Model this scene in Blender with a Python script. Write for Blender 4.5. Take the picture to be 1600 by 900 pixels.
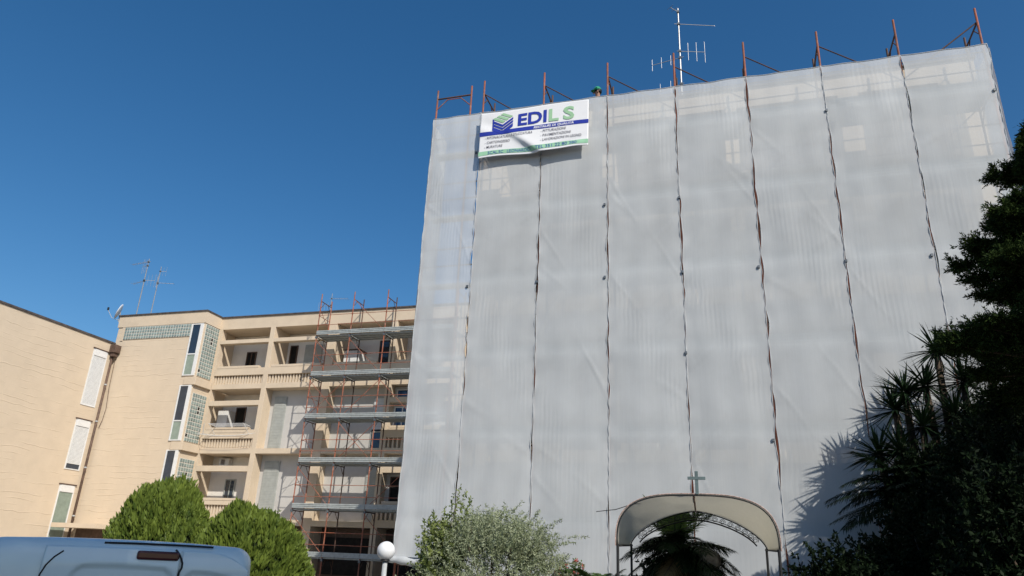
import bpy, bmesh, math, random
import numpy as np
from mathutils import Vector, Matrix, Quaternion

random.seed(7)
RNG = np.random.default_rng(11)
for o in list(bpy.data.objects):
    bpy.data.objects.remove(o, do_unlink=True)
S = bpy.context.scene
COL = S.collection

# ------------------------------------------------------------------ camera
CAM_P, CAM_R, CAM_Y, CAM_F = math.radians(20.72), math.radians(2.561), math.radians(-17.375), 1143.1
fwd = Vector((math.sin(CAM_Y) * math.cos(CAM_P), math.cos(CAM_Y) * math.cos(CAM_P), math.sin(CAM_P)))
rgt = Vector((math.cos(CAM_Y), -math.sin(CAM_Y), 0))
upv = rgt.cross(fwd)
r2 = math.cos(CAM_R) * rgt + math.sin(CAM_R) * upv
u2 = -math.sin(CAM_R) * rgt + math.cos(CAM_R) * upv
cd = bpy.data.cameras.new('camera')
cam = bpy.data.objects.new('camera', cd)
COL.objects.link(cam)
m = Matrix((r2, u2, -fwd)).transposed().to_4x4()
m.translation = (0, 0, 1.65)
cam.matrix_world = m
cd.sensor_width = 36
cd.lens = CAM_F / 1600 * 36
cd.clip_start = 0.05
cd.clip_end = 3000
S.camera = cam

# ------------------------------------------------------------------ sky, sun, exposure
LIGHT = Vector((-1, 0.96, -1.2)).normalized()          # the way the sunlight travels
w = bpy.data.worlds.new('World')
S.world = w
w.use_nodes = True
nt = w.node_tree
bg = nt.nodes['Background']
sky = nt.nodes.new('ShaderNodeTexSky')
sky.sky_type = 'NISHITA'
sky.sun_disc = False
sky.sun_elevation = math.asin(-LIGHT.z)
sky.sun_rotation = math.atan2(-LIGHT.x, -LIGHT.y)
sky.altitude = 0
sky.air_density = 1.0
sky.dust_density = 1.1
sky.ozone_density = 3.0
hs = nt.nodes.new('ShaderNodeHueSaturation')
hs.inputs['Saturation'].default_value = 1.31
hs.inputs['Hue'].default_value = 0.498
nt.links.new(sky.outputs[0], hs.inputs['Color'])
nt.links.new(hs.outputs[0], bg.inputs[0])
bg.inputs[1].default_value = 0.122
sd = bpy.data.lights.new('sun', 'SUN')
sd.energy = 5.0
sd.angle = math.radians(0.53)
sd.color = (1.0, 0.93, 0.82)
sun = bpy.data.objects.new('sun', sd)
COL.objects.link(sun)
sun.rotation_euler = LIGHT.to_track_quat('-Z', 'Y').to_euler()
sun.location = (20, -16, 30)
vs = S.view_settings
vs.view_transform = 'Standard'
vs.look = 'None'
vs.gamma = 1
vs.use_curve_mapping = False
vs.exposure = -0.10
S.render.engine = 'CYCLES'
S.cycles.transparent_max_bounces = 12


# ------------------------------------------------------------------ materials
def N(t, kind, **kw):
    n = t.nodes.new(kind)
    for k, v in kw.items():
        setattr(n, k, v)
    return n


def mat(name, col, rough=0.8, metal=0.0, var=0.12, vscale=6.0, bump=0.0, bscale=60.0, stretch=(1, 1, 1),
        col2=None, spec=0.3, coat=0.0, dirt=None, dirt_scale=1.5, dirt_amt=0.5):
    """principled surface with two octaves of colour wear and a fine bump, all in object space"""
    M = bpy.data.materials.new(name)
    M.use_nodes = True
    t = M.node_tree
    b = t.nodes['Principled BSDF']
    b.inputs['Roughness'].default_value = rough
    b.inputs['Metallic'].default_value = metal
    b.inputs['Specular IOR Level'].default_value = spec
    b.inputs['Coat Weight'].default_value = coat
    tc = N(t, 'ShaderNodeTexCoord')
    mp = N(t, 'ShaderNodeMapping')
    mp.inputs['Scale'].default_value = stretch
    t.links.new(tc.outputs['Object'], mp.inputs[0])
    n1 = N(t, 'ShaderNodeTexNoise')
    n1.inputs['Scale'].default_value = vscale
    n1.inputs['Detail'].default_value = 6
    n1.inputs['Roughness'].default_value = 0.65
    t.links.new(mp.outputs[0], n1.inputs['Vector'])
    r = N(t, 'ShaderNodeValToRGB')
    c2 = col2 if col2 else tuple(c * (1 - 2 * var) for c in col)
    c1 = col if col2 else tuple(min(1, c * (1 + var * 0.6)) for c in col)
    r.color_ramp.elements[0].position = 0.3
    r.color_ramp.elements[1].position = 0.7
    r.color_ramp.elements[0].color = (*c2, 1)
    r.color_ramp.elements[1].color = (*c1, 1)
    t.links.new(n1.outputs[0], r.inputs[0])
    out = r.outputs[0]
    if dirt:
        n3 = N(t, 'ShaderNodeTexNoise')
        n3.inputs['Scale'].default_value = dirt_scale
        n3.inputs['Detail'].default_value = 8
        n3.inputs['Roughness'].default_value = 0.7
        t.links.new(tc.outputs['Object'], n3.inputs['Vector'])
        rr = N(t, 'ShaderNodeValToRGB')
        rr.color_ramp.elements[0].position = 0.5
        rr.color_ramp.elements[1].position = 0.75
        rr.color_ramp.elements[0].color = (0, 0, 0, 1)
        rr.color_ramp.elements[1].color = (dirt_amt,) * 3 + (1,)
        t.links.new(n3.outputs[0], rr.inputs[0])
        mx = N(t, 'ShaderNodeMixRGB')
        mx.inputs[2].default_value = (*dirt, 1)
        t.links.new(rr.outputs[0], mx.inputs[0])
        t.links.new(out, mx.inputs[1])
        out = mx.outputs[0]
    t.links.new(out, b.inputs['Base Color'])
    if bump:
        n2 = N(t, 'ShaderNodeTexNoise')
        n2.inputs['Scale'].default_value = bscale
        n2.inputs['Detail'].default_value = 4
        t.links.new(mp.outputs[0], n2.inputs['Vector'])
        bp = N(t, 'ShaderNodeBump')
        bp.inputs['Strength'].default_value = bump
        bp.inputs['Distance'].default_value = 0.02
        t.links.new(n2.outputs[0], bp.inputs['Height'])
        t.links.new(bp.outputs[0], b.inputs['Normal'])
    return M


def mat_boardwall(name, col, line):
    """sprayed render over board-marked concrete: long thin horizontal ridges that come and go"""
    M = mat(name, col, rough=0.9, var=0.035, vscale=1.3, dirt=tuple(c * 0.8 for c in col), dirt_scale=0.9, dirt_amt=0.22)
    t = M.node_tree
    b = t.nodes['Principled BSDF']
    tc = N(t, 'ShaderNodeTexCoord')
    sp = N(t, 'ShaderNodeSeparateXYZ')
    t.links.new(tc.outputs['Object'], sp.inputs[0])
    wob = N(t, 'ShaderNodeTexNoise')
    wob.inputs['Scale'].default_value = 0.8
    t.links.new(tc.outputs['Object'], wob.inputs['Vector'])
    ml = N(t, 'ShaderNodeMath', operation='MULTIPLY_ADD')
    ml.inputs[1].default_value = 0.35
    t.links.new(wob.outputs[0], ml.inputs[0])
    t.links.new(sp.outputs['Z'], ml.inputs[2])
    dv = N(t, 'ShaderNodeMath', operation='DIVIDE')
    dv.inputs[1].default_value = 0.27
    t.links.new(ml.outputs[0], dv.inputs[0])
    fr = N(t, 'ShaderNodeMath', operation='PINGPONG')
    fr.inputs[1].default_value = 0.5
    t.links.new(dv.outputs[0], fr.inputs[0])
    rp = N(t, 'ShaderNodeValToRGB')
    rp.color_ramp.elements[0].position = 0.0
    rp.color_ramp.elements[0].color = (1, 1, 1, 1)
    rp.color_ramp.elements[1].position = 0.09
    rp.color_ramp.elements[1].color = (0, 0, 0, 1)
    t.links.new(fr.outputs[0], rp.inputs[0])
    mp = N(t, 'ShaderNodeMapping')
    mp.inputs['Scale'].default_value = (0.32, 0.32, 5)
    t.links.new(tc.outputs['Object'], mp.inputs[0])
    gate = N(t, 'ShaderNodeTexNoise')
    gate.inputs['Scale'].default_value = 1.6
    gate.inputs['Detail'].default_value = 5
    t.links.new(mp.outputs[0], gate.inputs['Vector'])
    rg = N(t, 'ShaderNodeValToRGB')
    rg.color_ramp.elements[0].position = 0.47
    rg.color_ramp.elements[1].position = 0.62
    t.links.new(gate.outputs[0], rg.inputs[0])
    mu = N(t, 'ShaderNodeMath', operation='MULTIPLY')
    t.links.new(rp.outputs[0], mu.inputs[0])
    t.links.new(rg.outputs[0], mu.inputs[1])
    fine = N(t, 'ShaderNodeTexNoise')
    fine.inputs['Scale'].default_value = 35
    t.links.new(tc.outputs['Object'], fine.inputs['Vector'])
    ad = N(t, 'ShaderNodeMath', operation='MULTIPLY_ADD')
    ad.inputs[1].default_value = 0.25
    t.links.new(fine.outputs[0], ad.inputs[0])
    t.links.new(mu.outputs[0], ad.inputs[2])
    bp = N(t, 'ShaderNodeBump')
    bp.inputs['Strength'].default_value = 0.5
    bp.inputs['Distance'].default_value = 0.018
    t.links.new(ad.outputs[0], bp.inputs['Height'])
    t.links.new(bp.outputs[0], b.inputs['Normal'])
    src = b.inputs['Base Color'].links[0].from_socket
    mx = N(t, 'ShaderNodeMixRGB')
    mx.inputs[2].default_value = (*line, 1)
    sc = N(t, 'ShaderNodeMath', operation='MULTIPLY')
    sc.inputs[1].default_value = 0.27
    t.links.new(mu.outputs[0], sc.inputs[0])
    t.links.new(sc.outputs[0], mx.inputs[0])
    t.links.new(src, mx.inputs[1])
    t.links.new(mx.outputs[0], b.inputs['Base Color'])
    return M


def mat_leaf(name, c_dark, c_light, trans=0.3, rough=0.5, gloss=0.25):
    M = bpy.data.materials.new(name)
    M.use_nodes = True
    t = M.node_tree
    b = t.nodes['Principled BSDF']
    o = t.nodes['Material Output']
    at = N(t, 'ShaderNodeAttribute', attribute_name='tint')
    r = N(t, 'ShaderNodeValToRGB')
    r.color_ramp.elements[0].color = (*c_dark, 1)
    r.color_ramp.elements[1].color = (*c_light, 1)
    t.links.new(at.outputs['Fac'], r.inputs[0])
    t.links.new(r.outputs[0], b.inputs['Base Color'])
    b.inputs['Roughness'].default_value = rough
    b.inputs['Specular IOR Level'].default_value = gloss
    if trans > 0:
        tr = N(t, 'ShaderNodeBsdfTranslucent')
        t.links.new(r.outputs[0], tr.inputs[0])
        mx = N(t, 'ShaderNodeMixShader')
        mx.inputs[0].default_value = trans
        t.links.new(b.outputs[0], mx.inputs[1])
        t.links.new(tr.outputs[0], mx.inputs[2])
        t.links.new(mx.outputs[0], o.inputs[0])
    return M


def mat_net(name, col, clear, transl, streak=1.0):
    """woven debris netting: open weave (some light goes straight through), the rest diffuse and translucent"""
    M = bpy.data.materials.new(name)
    M.use_nodes = True
    t = M.node_tree
    t.nodes.remove(t.nodes['Principled BSDF'])
    o = t.nodes['Material Output']
    tc = N(t, 'ShaderNodeTexCoord')
    mp = N(t, 'ShaderNodeMapping')
    mp.inputs['Scale'].default_value = (14, 2, 0.35)
    t.links.new(tc.outputs['Object'], mp.inputs[0])
    n1 = N(t, 'ShaderNodeTexNoise')
    n1.inputs['Scale'].default_value = 2.2
    n1.inputs['Detail'].default_value = 6
    n1.inputs['Roughness'].default_value = 0.7
    t.links.new(mp.outputs[0], n1.inputs['Vector'])
    n2 = N(t, 'ShaderNodeTexNoise')
    n2.inputs['Scale'].default_value = 0.7
    n2.inputs['Detail'].default_value = 5
    t.links.new(tc.outputs['Object'], n2.inputs['Vector'])
    r = N(t, 'ShaderNodeValToRGB')
    r.color_ramp.elements[0].position = 0.3
    r.color_ramp.elements[1].position = 0.7
    r.color_ramp.elements[0].color = (*[c * 0.9 for c in col], 1)
    r.color_ramp.elements[1].color = (*col, 1)
    ad = N(t, 'ShaderNodeMath', operation='MULTIPLY_ADD')
    ad.inputs[1].default_value = 0.5
    hf = N(t, 'ShaderNodeMath', operation='MULTIPLY')
    hf.inputs[1].default_value = 0.5
    t.links.new(n2.outputs[0], hf.inputs[0])
    t.links.new(n1.outputs[0], ad.inputs[0])
    t.links.new(hf.outputs[0], ad.inputs[2])
    t.links.new(ad.outputs[0], r.inputs[0])
    bp = N(t, 'ShaderNodeBump')
    bp.inputs['Strength'].default_value = 0.5 * streak
    bp.inputs['Distance'].default_value = 0.012
    t.links.new(n1.outputs[0], bp.inputs['Height'])
    df = N(t, 'ShaderNodeBsdfDiffuse')
    tl = N(t, 'ShaderNodeBsdfTranslucent')
    for s in (df, tl):
        t.links.new(r.outputs[0], s.inputs['Color'])
        t.links.new(bp.outputs[0], s.inputs['Normal'])
    m1 = N(t, 'ShaderNodeMixShader')
    m1.inputs[0].default_value = transl
    t.links.new(df.outputs[0], m1.inputs[1])
    t.links.new(tl.outputs[0], m1.inputs[2])
    tp = N(t, 'ShaderNodeBsdfTransparent')
    m2 = N(t, 'ShaderNodeMixShader')
    # weave a little more open where the cloth is stretched
    op = N(t, 'ShaderNodeMapRange')
    op.inputs['From Min'].default_value = 0.3
    op.inputs['From Max'].default_value = 0.7
    op.inputs['To Min'].default_value = clear * 1.3
    op.inputs['To Max'].default_value = clear * 0.7
    t.links.new(n2.outputs[0], op.inputs['Value'])
    t.links.new(op.outputs[0], m2.inputs[0])
    t.links.new(m1.outputs[0], m2.inputs[1])
    t.links.new(tp.outputs[0], m2.inputs[2])
    t.links.new(m2.outputs[0], o.inputs[0])
    return M


def mat_glass(name, col, rough=0.06, spec=0.7):
    M = mat(name, col, rough=rough, var=0.2, vscale=1.5, spec=spec)
    return M


CREAM = (0.62, 0.518, 0.395)
MT = {
    'cream': mat('cream_render', CREAM, rough=0.9, var=0.04, vscale=1.2, bump=0.25, bscale=30,
                 dirt=(0.42, 0.34, 0.25), dirt_scale=1.1, dirt_amt=0.35),
    'board': mat_boardwall('cream_board_marked_render', CREAM, (0.40, 0.31, 0.21)),
    'greywall': mat('lightened_grey_render', (0.80, 0.77, 0.72), rough=0.9, var=0.05, vscale=1.0, bump=0.15, bscale=40,  # lightened in colour to stand in for bounce light inside the loggias
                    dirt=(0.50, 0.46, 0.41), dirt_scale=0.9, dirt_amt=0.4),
    'baygrey': mat('sunlit_bay_grey_render', (0.52, 0.51, 0.49), rough=0.9, var=0.05, vscale=1.0, bump=0.15, bscale=40,  # darker copy of the same render for the sunlit bays
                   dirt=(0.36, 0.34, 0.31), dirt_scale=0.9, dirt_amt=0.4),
    'roofedge': mat('roof_edge_flashing', (0.10, 0.085, 0.08), rough=0.6, var=0.3, vscale=5),
    'brown': mat('brown_metal', (0.13, 0.085, 0.065), rough=0.6, var=0.25, vscale=6),
    'whiteframe': mat('white_frame_paint', (0.72, 0.73, 0.73), rough=0.5, var=0.05),
    'shutter': mat('roller_shutter', (0.68, 0.70, 0.71), rough=0.6, var=0.05, vscale=4),
    'greyshutter': mat('grey_shutter', (0.40, 0.42, 0.40), rough=0.6, var=0.08, vscale=4),
    'greenshutter': mat('grey_green_shutter', (0.27, 0.33, 0.28), rough=0.6, var=0.1, vscale=4),
    'glass': mat_glass('window_glass', (0.03, 0.045, 0.07)),
    'blueglass': mat_glass('blue_reflection_glass', (0.02, 0.05, 0.13)),  # blue reflection put into the pane colour
    'dark': mat('dark_opening', (0.02, 0.018, 0.016), rough=0.9, var=0.3),
    'gblock': mat('glass_block', (0.27, 0.34, 0.32), rough=0.12, var=0.22, vscale=5, spec=0.8),
    'mortar': mat('block_mortar', (0.62, 0.60, 0.54), rough=0.9, var=0.1),
    'rust': mat('rust_red_scaffold_tube', (0.40, 0.12, 0.065), rough=0.7, var=0.3, vscale=3, col2=(0.17, 0.075, 0.05),
                dirt=(0.45, 0.38, 0.33), dirt_scale=4, dirt_amt=0.6, stretch=(1, 1, 0.6)),
    'darktube': mat('dark_brown_scaffold_tube', (0.13, 0.065, 0.045), rough=0.65, var=0.3, vscale=3, col2=(0.05, 0.035, 0.03)),
    'zinc': mat('galvanised_deck', (0.40, 0.435, 0.435), rough=0.5, metal=0.0, var=0.15, vscale=7,
                dirt=(0.25, 0.24, 0.22), dirt_scale=3, dirt_amt=0.5),
    'coupler': mat('coupler_steel', (0.16, 0.18, 0.20), rough=0.5, metal=0.5, var=0.2),
    'net': mat_net('white_debris_netting', (0.69, 0.725, 0.75), 0.20, 0.22, 0.35),
    'hem': mat_net('netting_hem', (0.58, 0.61, 0.63), 0.08, 0.2, 0.6),
    'banner': mat('white_vinyl', (0.80, 0.81, 0.83), rough=0.4, var=0.02, vscale=3),
    'bnavy': mat('print_blue', (0.03, 0.05, 0.36), rough=0.4, var=0.05),
    'bgreen': mat('print_green', (0.35, 0.58, 0.36), rough=0.4, var=0.05),
    'bstrip': mat('print_green_band', (0.33, 0.60, 0.40), rough=0.4, var=0.06),
    'bgrey': mat('print_dark_grey', (0.12, 0.12, 0.15), rough=0.5, var=0.05),
    'bwhite': mat('print_white', (0.85, 0.86, 0.88), rough=0.4, var=0.02),
    'van': mat('blue_grey_van_paint', (0.49, 0.62, 0.66), rough=0.3, metal=0.0, var=0.03, vscale=2, bump=0.02, bscale=300,
               spec=0.5, coat=0.4),
    'rubber': mat('black_rubber', (0.015, 0.016, 0.018), rough=0.6, var=0.2),
    'redlens': mat('dark_red_lens', (0.045, 0.006, 0.010), rough=0.15, var=0.2, spec=0.6),
    'alloy': mat('wheel_metal', (0.45, 0.46, 0.47), rough=0.35, metal=0.8, var=0.1),
    'globe': mat('white_lamp_globe', (0.74, 0.76, 0.78), rough=0.3, var=0.02, vscale=3),
    'postpaint': mat('grey_post_paint', (0.42, 0.44, 0.45), rough=0.5, var=0.1),
    'iron': mat('black_wrought_iron', (0.03, 0.03, 0.032), rough=0.6, var=0.3),
    'tarp': mat_net('beige_tarpaulin', (0.74, 0.725, 0.66), 0.0, 0.65, 0.5),
    'rope': mat('red_white_rope', (0.60, 0.42, 0.36), rough=0.9, var=0.4, vscale=30),
    'crossmetal': mat('grey_green_metal_cross', (0.16, 0.21, 0.21), rough=0.5, metal=0.3, var=0.2),
    'stone': mat('rough_grey_stone', (0.26, 0.24, 0.21), rough=0.95, var=0.3, vscale=7, bump=0.8, bscale=22),
    'bark': mat('bark', (0.13, 0.095, 0.07), rough=0.95, var=0.35, vscale=9, bump=0.8, bscale=25),
    'palmbark': mat('palm_trunk', (0.10, 0.075, 0.055), rough=0.95, var=0.4, vscale=14, bump=0.9, bscale=30),
    'asphalt': mat('asphalt', (0.055, 0.055, 0.057), rough=0.9, var=0.2, vscale=14, bump=0.4, bscale=160),
    'paving': mat('concrete_paving', (0.40, 0.37, 0.32), rough=0.9, var=0.15, vscale=4, bump=0.3, bscale=80),
    'soil': mat('garden_soil', (0.10, 0.075, 0.05), rough=1, var=0.35, vscale=8, bump=0.6, bscale=50),
    'antenna': mat('pale_antenna_metal', (0.36, 0.37, 0.38), rough=0.45, metal=0.4, var=0.15),
    'dish': mat('dish_paint', (0.62, 0.66, 0.72), rough=0.45, var=0.05),
    'skin': mat('skin', (0.42, 0.24, 0.17), rough=0.6, var=0.08),
    'shirt': mat('work_shirt', (0.10, 0.14, 0.20), rough=0.9, var=0.15),
    'trousers': mat('work_trousers', (0.13, 0.13, 0.15), rough=0.9, var=0.15),
    'boots': mat('boots', (0.06, 0.045, 0.035), rough=0.8, var=0.2),
    'capgreen': mat('green_cap_cloth', (0.03, 0.30, 0.17), rough=0.8, var=0.1),
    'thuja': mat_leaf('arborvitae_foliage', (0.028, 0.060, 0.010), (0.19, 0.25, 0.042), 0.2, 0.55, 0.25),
    'thujaheart': mat('arborvitae_shade_core', (0.016, 0.028, 0.008), rough=1, var=0.4, vscale=25, bump=1.0, bscale=40),  # shade between the tufts put into the core colour
    'olive': mat_leaf('olive_leaf', (0.15, 0.19, 0.09), (0.42, 0.46, 0.31), 0.22, 0.5, 0.3),
    'lime': mat_leaf('yellow_green_leaf', (0.09, 0.13, 0.035), (0.28, 0.33, 0.11), 0.3, 0.5, 0.25),
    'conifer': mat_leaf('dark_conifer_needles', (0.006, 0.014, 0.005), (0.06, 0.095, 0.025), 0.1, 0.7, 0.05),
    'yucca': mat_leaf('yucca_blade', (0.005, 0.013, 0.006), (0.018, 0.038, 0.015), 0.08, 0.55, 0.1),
    'palm': mat_leaf('palm_leaflet', (0.020, 0.045, 0.014), (0.10, 0.16, 0.04), 0.2, 0.45, 0.25),
    'drypalm': mat_leaf('dry_palm_leaflet', (0.10, 0.075, 0.04), (0.30, 0.23, 0.12), 0.2, 0.8, 0.1),
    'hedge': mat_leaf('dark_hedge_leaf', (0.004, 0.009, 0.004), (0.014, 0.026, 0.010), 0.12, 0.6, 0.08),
    'petal': mat_leaf('red_petal', (0.45, 0.06, 0.05), (0.70, 0.20, 0.16), 0.3, 0.6, 0.2),
}


# ------------------------------------------------------------------ mesh helpers
ORIG = {}      # object name -> world origin of its thing


class MB:
    def __init__(s):
        s.v = []
        s.f = []

    def add(s, vs_, fs_):
        b = len(s.v)
        s.v += [tuple(p) for p in vs_]
        s.f += [tuple(i + b for i in f) for f in fs_]
        return s

    def box(s, x0, x1, y0, y1, z0, z1):
        s.add([(x0, y0, z0), (x1, y0, z0), (x1, y1, z0), (x0, y1, z0), (x0, y0, z1), (x1, y0, z1), (x1, y1, z1), (x0, y1, z1)],
              [(0, 3, 2, 1), (4, 5, 6, 7), (0, 1, 5, 4), (1, 2, 6, 5), (2, 3, 7, 6), (3, 0, 4, 7)])
        return s

    def tube(s, pts, r, n=8, cap=True):
        pts = [Vector(p) for p in pts]
        rs = r if isinstance(r, (list, tuple)) else [r] * len(pts)
        rings = []
        prev = None
        for i, p in enumerate(pts):
            d = (pts[min(i + 1, len(pts) - 1)] - pts[max(i - 1, 0)]).normalized()
            if prev is None:
                a = d.orthogonal().normalized()
            else:
                a = (prev - d * prev.dot(d))
                a = a.normalized() if a.length > 1e-6 else d.orthogonal().normalized()
            prev = a
            c = d.cross(a)
            rings.append([p + (a * math.cos(2 * math.pi * k / n) + c * math.sin(2 * math.pi * k / n)) * rs[i] for k in range(n)])
        b = len(s.v)
        for ring in rings:
            s.v += [tuple(q) for q in ring]
        for i in range(len(pts) - 1):
            for k in range(n):
                k2 = (k + 1) % n
                s.f.append((b + i * n + k, b + i * n + k2, b + (i + 1) * n + k2, b + (i + 1) * n + k))
        if cap:
            s.f.append(tuple(b + k for k in reversed(range(n))))
            s.f.append(tuple(b + (len(pts) - 1) * n + k for k in range(n)))
        return s

    def lathe(s, prof, c, n=20):
        b = len(s.v)
        for (r, z) in prof:
            for k in range(n):
                a = 2 * math.pi * k / n
                s.v.append((c[0] + r * math.cos(a), c[1] + r * math.sin(a), c[2] + z))
        for i in range(len(prof) - 1):
            for k in range(n):
                k2 = (k + 1) % n
                s.f.append((b + i * n + k, b + i * n + k2, b + (i + 1) * n + k2, b + (i + 1) * n + k))
        s.f.append(tuple(b + k for k in reversed(range(n))))
        s.f.append(tuple(b + (len(prof) - 1) * n + k for k in range(n)))
        return s

    def build(s, name, material, parent=None, loc=None, smooth=False, bevel=0.0, kind=None, label=None):
        base = Vector(ORIG[parent.name]) if parent else Vector(loc or (0, 0, 0))
        me = bpy.data.meshes.new(name)
        me.from_pydata([(p[0] - base.x, p[1] - base.y, p[2] - base.z) for p in s.v], [], s.f)
        me.materials.append(MT[material] if isinstance(material, str) else material)
        if smooth:
            me.polygons.foreach_set('use_smooth', [True] * len(me.polygons))
        o = bpy.data.objects.new(name, me)
        COL.objects.link(o)
        if parent:
            o.parent = parent
        else:
            o.location = base
        ORIG[o.name] = tuple(base)
        if bevel:
            bv = o.modifiers.new('bevel', 'BEVEL')
            bv.width = bevel
            bv.segments = 2
            bv.limit_method = 'ANGLE'
        if kind:
            o['kind'] = kind
        if label:
            o['label'] = label
        return o


def npmesh(name, verts, faces, material, parent=None, loc=None, tint=None, smooth=False, kind=None):
    """verts (N,3) float, faces (M,k) int, tint per vertex"""
    base = np.array(ORIG[parent.name] if parent else (loc or (0, 0, 0)), float)
    me = bpy.data.meshes.new(name)
    v = (np.asarray(verts, float) - base).astype(np.float32)
    f = np.asarray(faces, np.int32)
    me.vertices.add(len(v))
    me.vertices.foreach_set('co', v.ravel())
    me.loops.add(f.size)
    me.loops.foreach_set('vertex_index', f.ravel())
    me.polygons.add(len(f))
    me.polygons.foreach_set('loop_start', np.arange(0, f.size, f.shape[1], dtype=np.int32))
    me.update(calc_edges=True)
    me.validate()
    if smooth:
        me.polygons.foreach_set('use_smooth', [True] * len(me.polygons))
    if tint is not None:
        at = me.attributes.new('tint', 'FLOAT', 'POINT')
        at.data.foreach_set('value', np.asarray(tint, np.float32))
    me.materials.append(MT[material] if isinstance(material, str) else material)
    o = bpy.data.objects.new(name, me)
    COL.objects.link(o)
    if parent:
        o.parent = parent
    else:
        o.location = tuple(base)
    ORIG[o.name] = tuple(base)
    if kind:
        o['kind'] = kind
    return o


def inst(src, parent, off, label=None):
    """another piece that shares its mesh with src, moved by off"""
    o = src.copy()
    COL.objects.link(o)
    o.parent = parent
    o.location = Vector(src.location) + Vector(off)
    ORIG[o.name] = ORIG[parent.name]
    return o


def thing(name, label, cat, loc, group=None):
    o = bpy.data.objects.new(name, None)
    COL.objects.link(o)
    o.empty_display_size = 0.3
    o.location = loc
    ORIG[o.name] = tuple(loc)
    tag(o, label, cat, group)
    return o


def tag(o, label, cat, group=None):
    o['label'] = label
    o['category'] = cat
    if group:
        o['group'] = group
    return o


def box(name, x0, x1, y0, y1, z0, z1, material, parent=None, bevel=0.0, label=None, kind=None, loc=None):
    return MB().box(x0, x1, y0, y1, z0, z1).build(name, material, parent, bevel=bevel, label=label, kind=kind, loc=loc)


def rod(name, a, b, r, material, parent, n=8):
    return MB().tube([a, b], r, n).build(name, material, parent, smooth=False)


def wob(x, s=0.0):
    return 0.5 * math.sin(1.7 * x + s) + 0.3 * math.sin(3.1 * x + 2.1 * s + 1) + 0.2 * math.sin(6.7 * x + 0.7 * s + 2)


def struct(o):
    o['kind'] = 'structure'
    return o


# ------------------------------------------------------------------ ground
G = -0.1
struct(box('ground', -600, 600, -400, 900, G - 0.6, G - 0.01, 'soil'))
struct(box('road', -60, 40, -14, 9.0, G - 0.3, G - 0.004, 'asphalt'))
struct(box('pavement', -30.9, 30, 13.6, 29.7, G - 0.3, G + 0.02, 'paving'))
struct(box('garden_bed', -14, 12, 9.15, 13.45, G - 0.3, G + 0.03, 'soil'))
struct(box('kerb', -60, 40, 9.0, 9.15, G - 0.3, G + 0.12, 'paving', bevel=0.02))

# ------------------------------------------------------------------ apartment building (left, behind the open scaffold)
YF = 31.0          # plane of the pillars, slabs and parapets
YB = 32.35         # back walls of the loggias
ab = thing('apartment_building', 'cream apartment block with loggias, balusters and glass block stairwell behind bare scaffolding',
           'building', (-22, 31, G))
XR = -7.2
box('wall', -31.35, XR, YB, YB + 8, G, 12.62, 'greywall', ab, label='pale grey back walls of the loggias')
# roof slab with fascia
rf = box('roof', -25.78, XR, YF, YB + 8.2, 12.64, 13.27, 'cream', ab)
box('roof_edge', -25.84, XR, YF - 0.06, YB + 8.2, 13.272, 13.34, 'roofedge', rf)
# pillars
PIL = [(-22.65, -22.38), (-19.3, -18.8), (-15.78, -15.48), (-12.3, -11.95), (-8.8, -8.5)]
for a, b in PIL:
    box('pillar', a, b, YF - 0.02, YF + 0.36, G, 12.638, 'cream', ab, bevel=0.01)
for a, b in PIL:
    box('party_wall', a, b, YF + 0.362, YB, G, 12.636, 'cream', ab)
box('pillar', -25.776, -25.6, YF + 0.002, YF + 0.36, G, 12.638, 'cream', ab)
FL = {4: (9.42, 9.68, 10.13, 10.62, 11.84, 12.04, 12.64),
      3: (6.19, 6.45, 6.92, 7.47, 8.57, 8.82, 9.42),
      2: (2.95, 3.27, 3.76, 4.08, 5.33, 5.60, 6.19)}
balu = None


def baluster_proto():
    # tapered wedge, wide below
    mb = MB()
    y0, y1 = YF + 0.05, YF + 0.2
    mb.add([(-0.055, y0, 0), (0.055, y0, 0), (0.055, y1, 0), (-0.055, y1, 0), (-0.03, y0, 1), (0.03, y0, 1), (0.03, y1, 1), (-0.03, y1, 1)],
           [(0, 3, 2, 1), (4, 5, 6, 7), (0, 1, 5, 4), (1, 2, 6, 5), (2, 3, 7, 6), (3, 0, 4, 7)])
    return mb


def loggia(x0, x1, fl, nb, short_right=0.35, balus=True):
    """one bay of one storey: slab, balusters, parapet with raised sill, middle beam"""
    global balu
    z = FL[fl]
    e = 0.001 * fl
    box('slab', x0, x1, YF - 0.012, YB - 0.002, z[0] + 0.002, z[1], 'cream', ab)
    box('parapet', x0, x1, YF - 0.02 - e, YF + 0.2, z[2], z[3] - 0.12, 'cream', ab, bevel=0.008)
    box('sill', x0 + 0.1, x1 - short_right, YF - 0.035, YF + 0.17, z[3] - 0.118, z[3], 'cream', ab, bevel=0.006)
    box('beam', x0, x1, YF - 0.016, YF + 0.3, z[4], z[5], 'cream', ab, bevel=0.008)
    if not balus:
        box('parapet', x0, x1, YF - 0.005, YF + 0.18, z[1], z[2], 'cream', ab)
        return
    for i in range(nb):
        x = x0 + (i + 0.5) * (x1 - x0) / nb
        zb, h = z[1], z[2] - z[1]
        mb = baluster_proto()
        if balu is None:
            balu = {}
        key = round(h, 3)
        if key not in balu:
            mb.v = [(p[0] + x, p[1], zb + p[2] * h) for p in mb.v]
            o = mb.build('baluster', 'cream', ab)
            balu[key] = (o, x, zb)
        else:
            s, sx, sz = balu[key]
            inst(s, ab, (x - sx, 0, zb - sz))
    box('baluster_backing', x0, x1, YF + 0.42, YF + 0.47, z[1], z[2], 'cream', ab)


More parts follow.
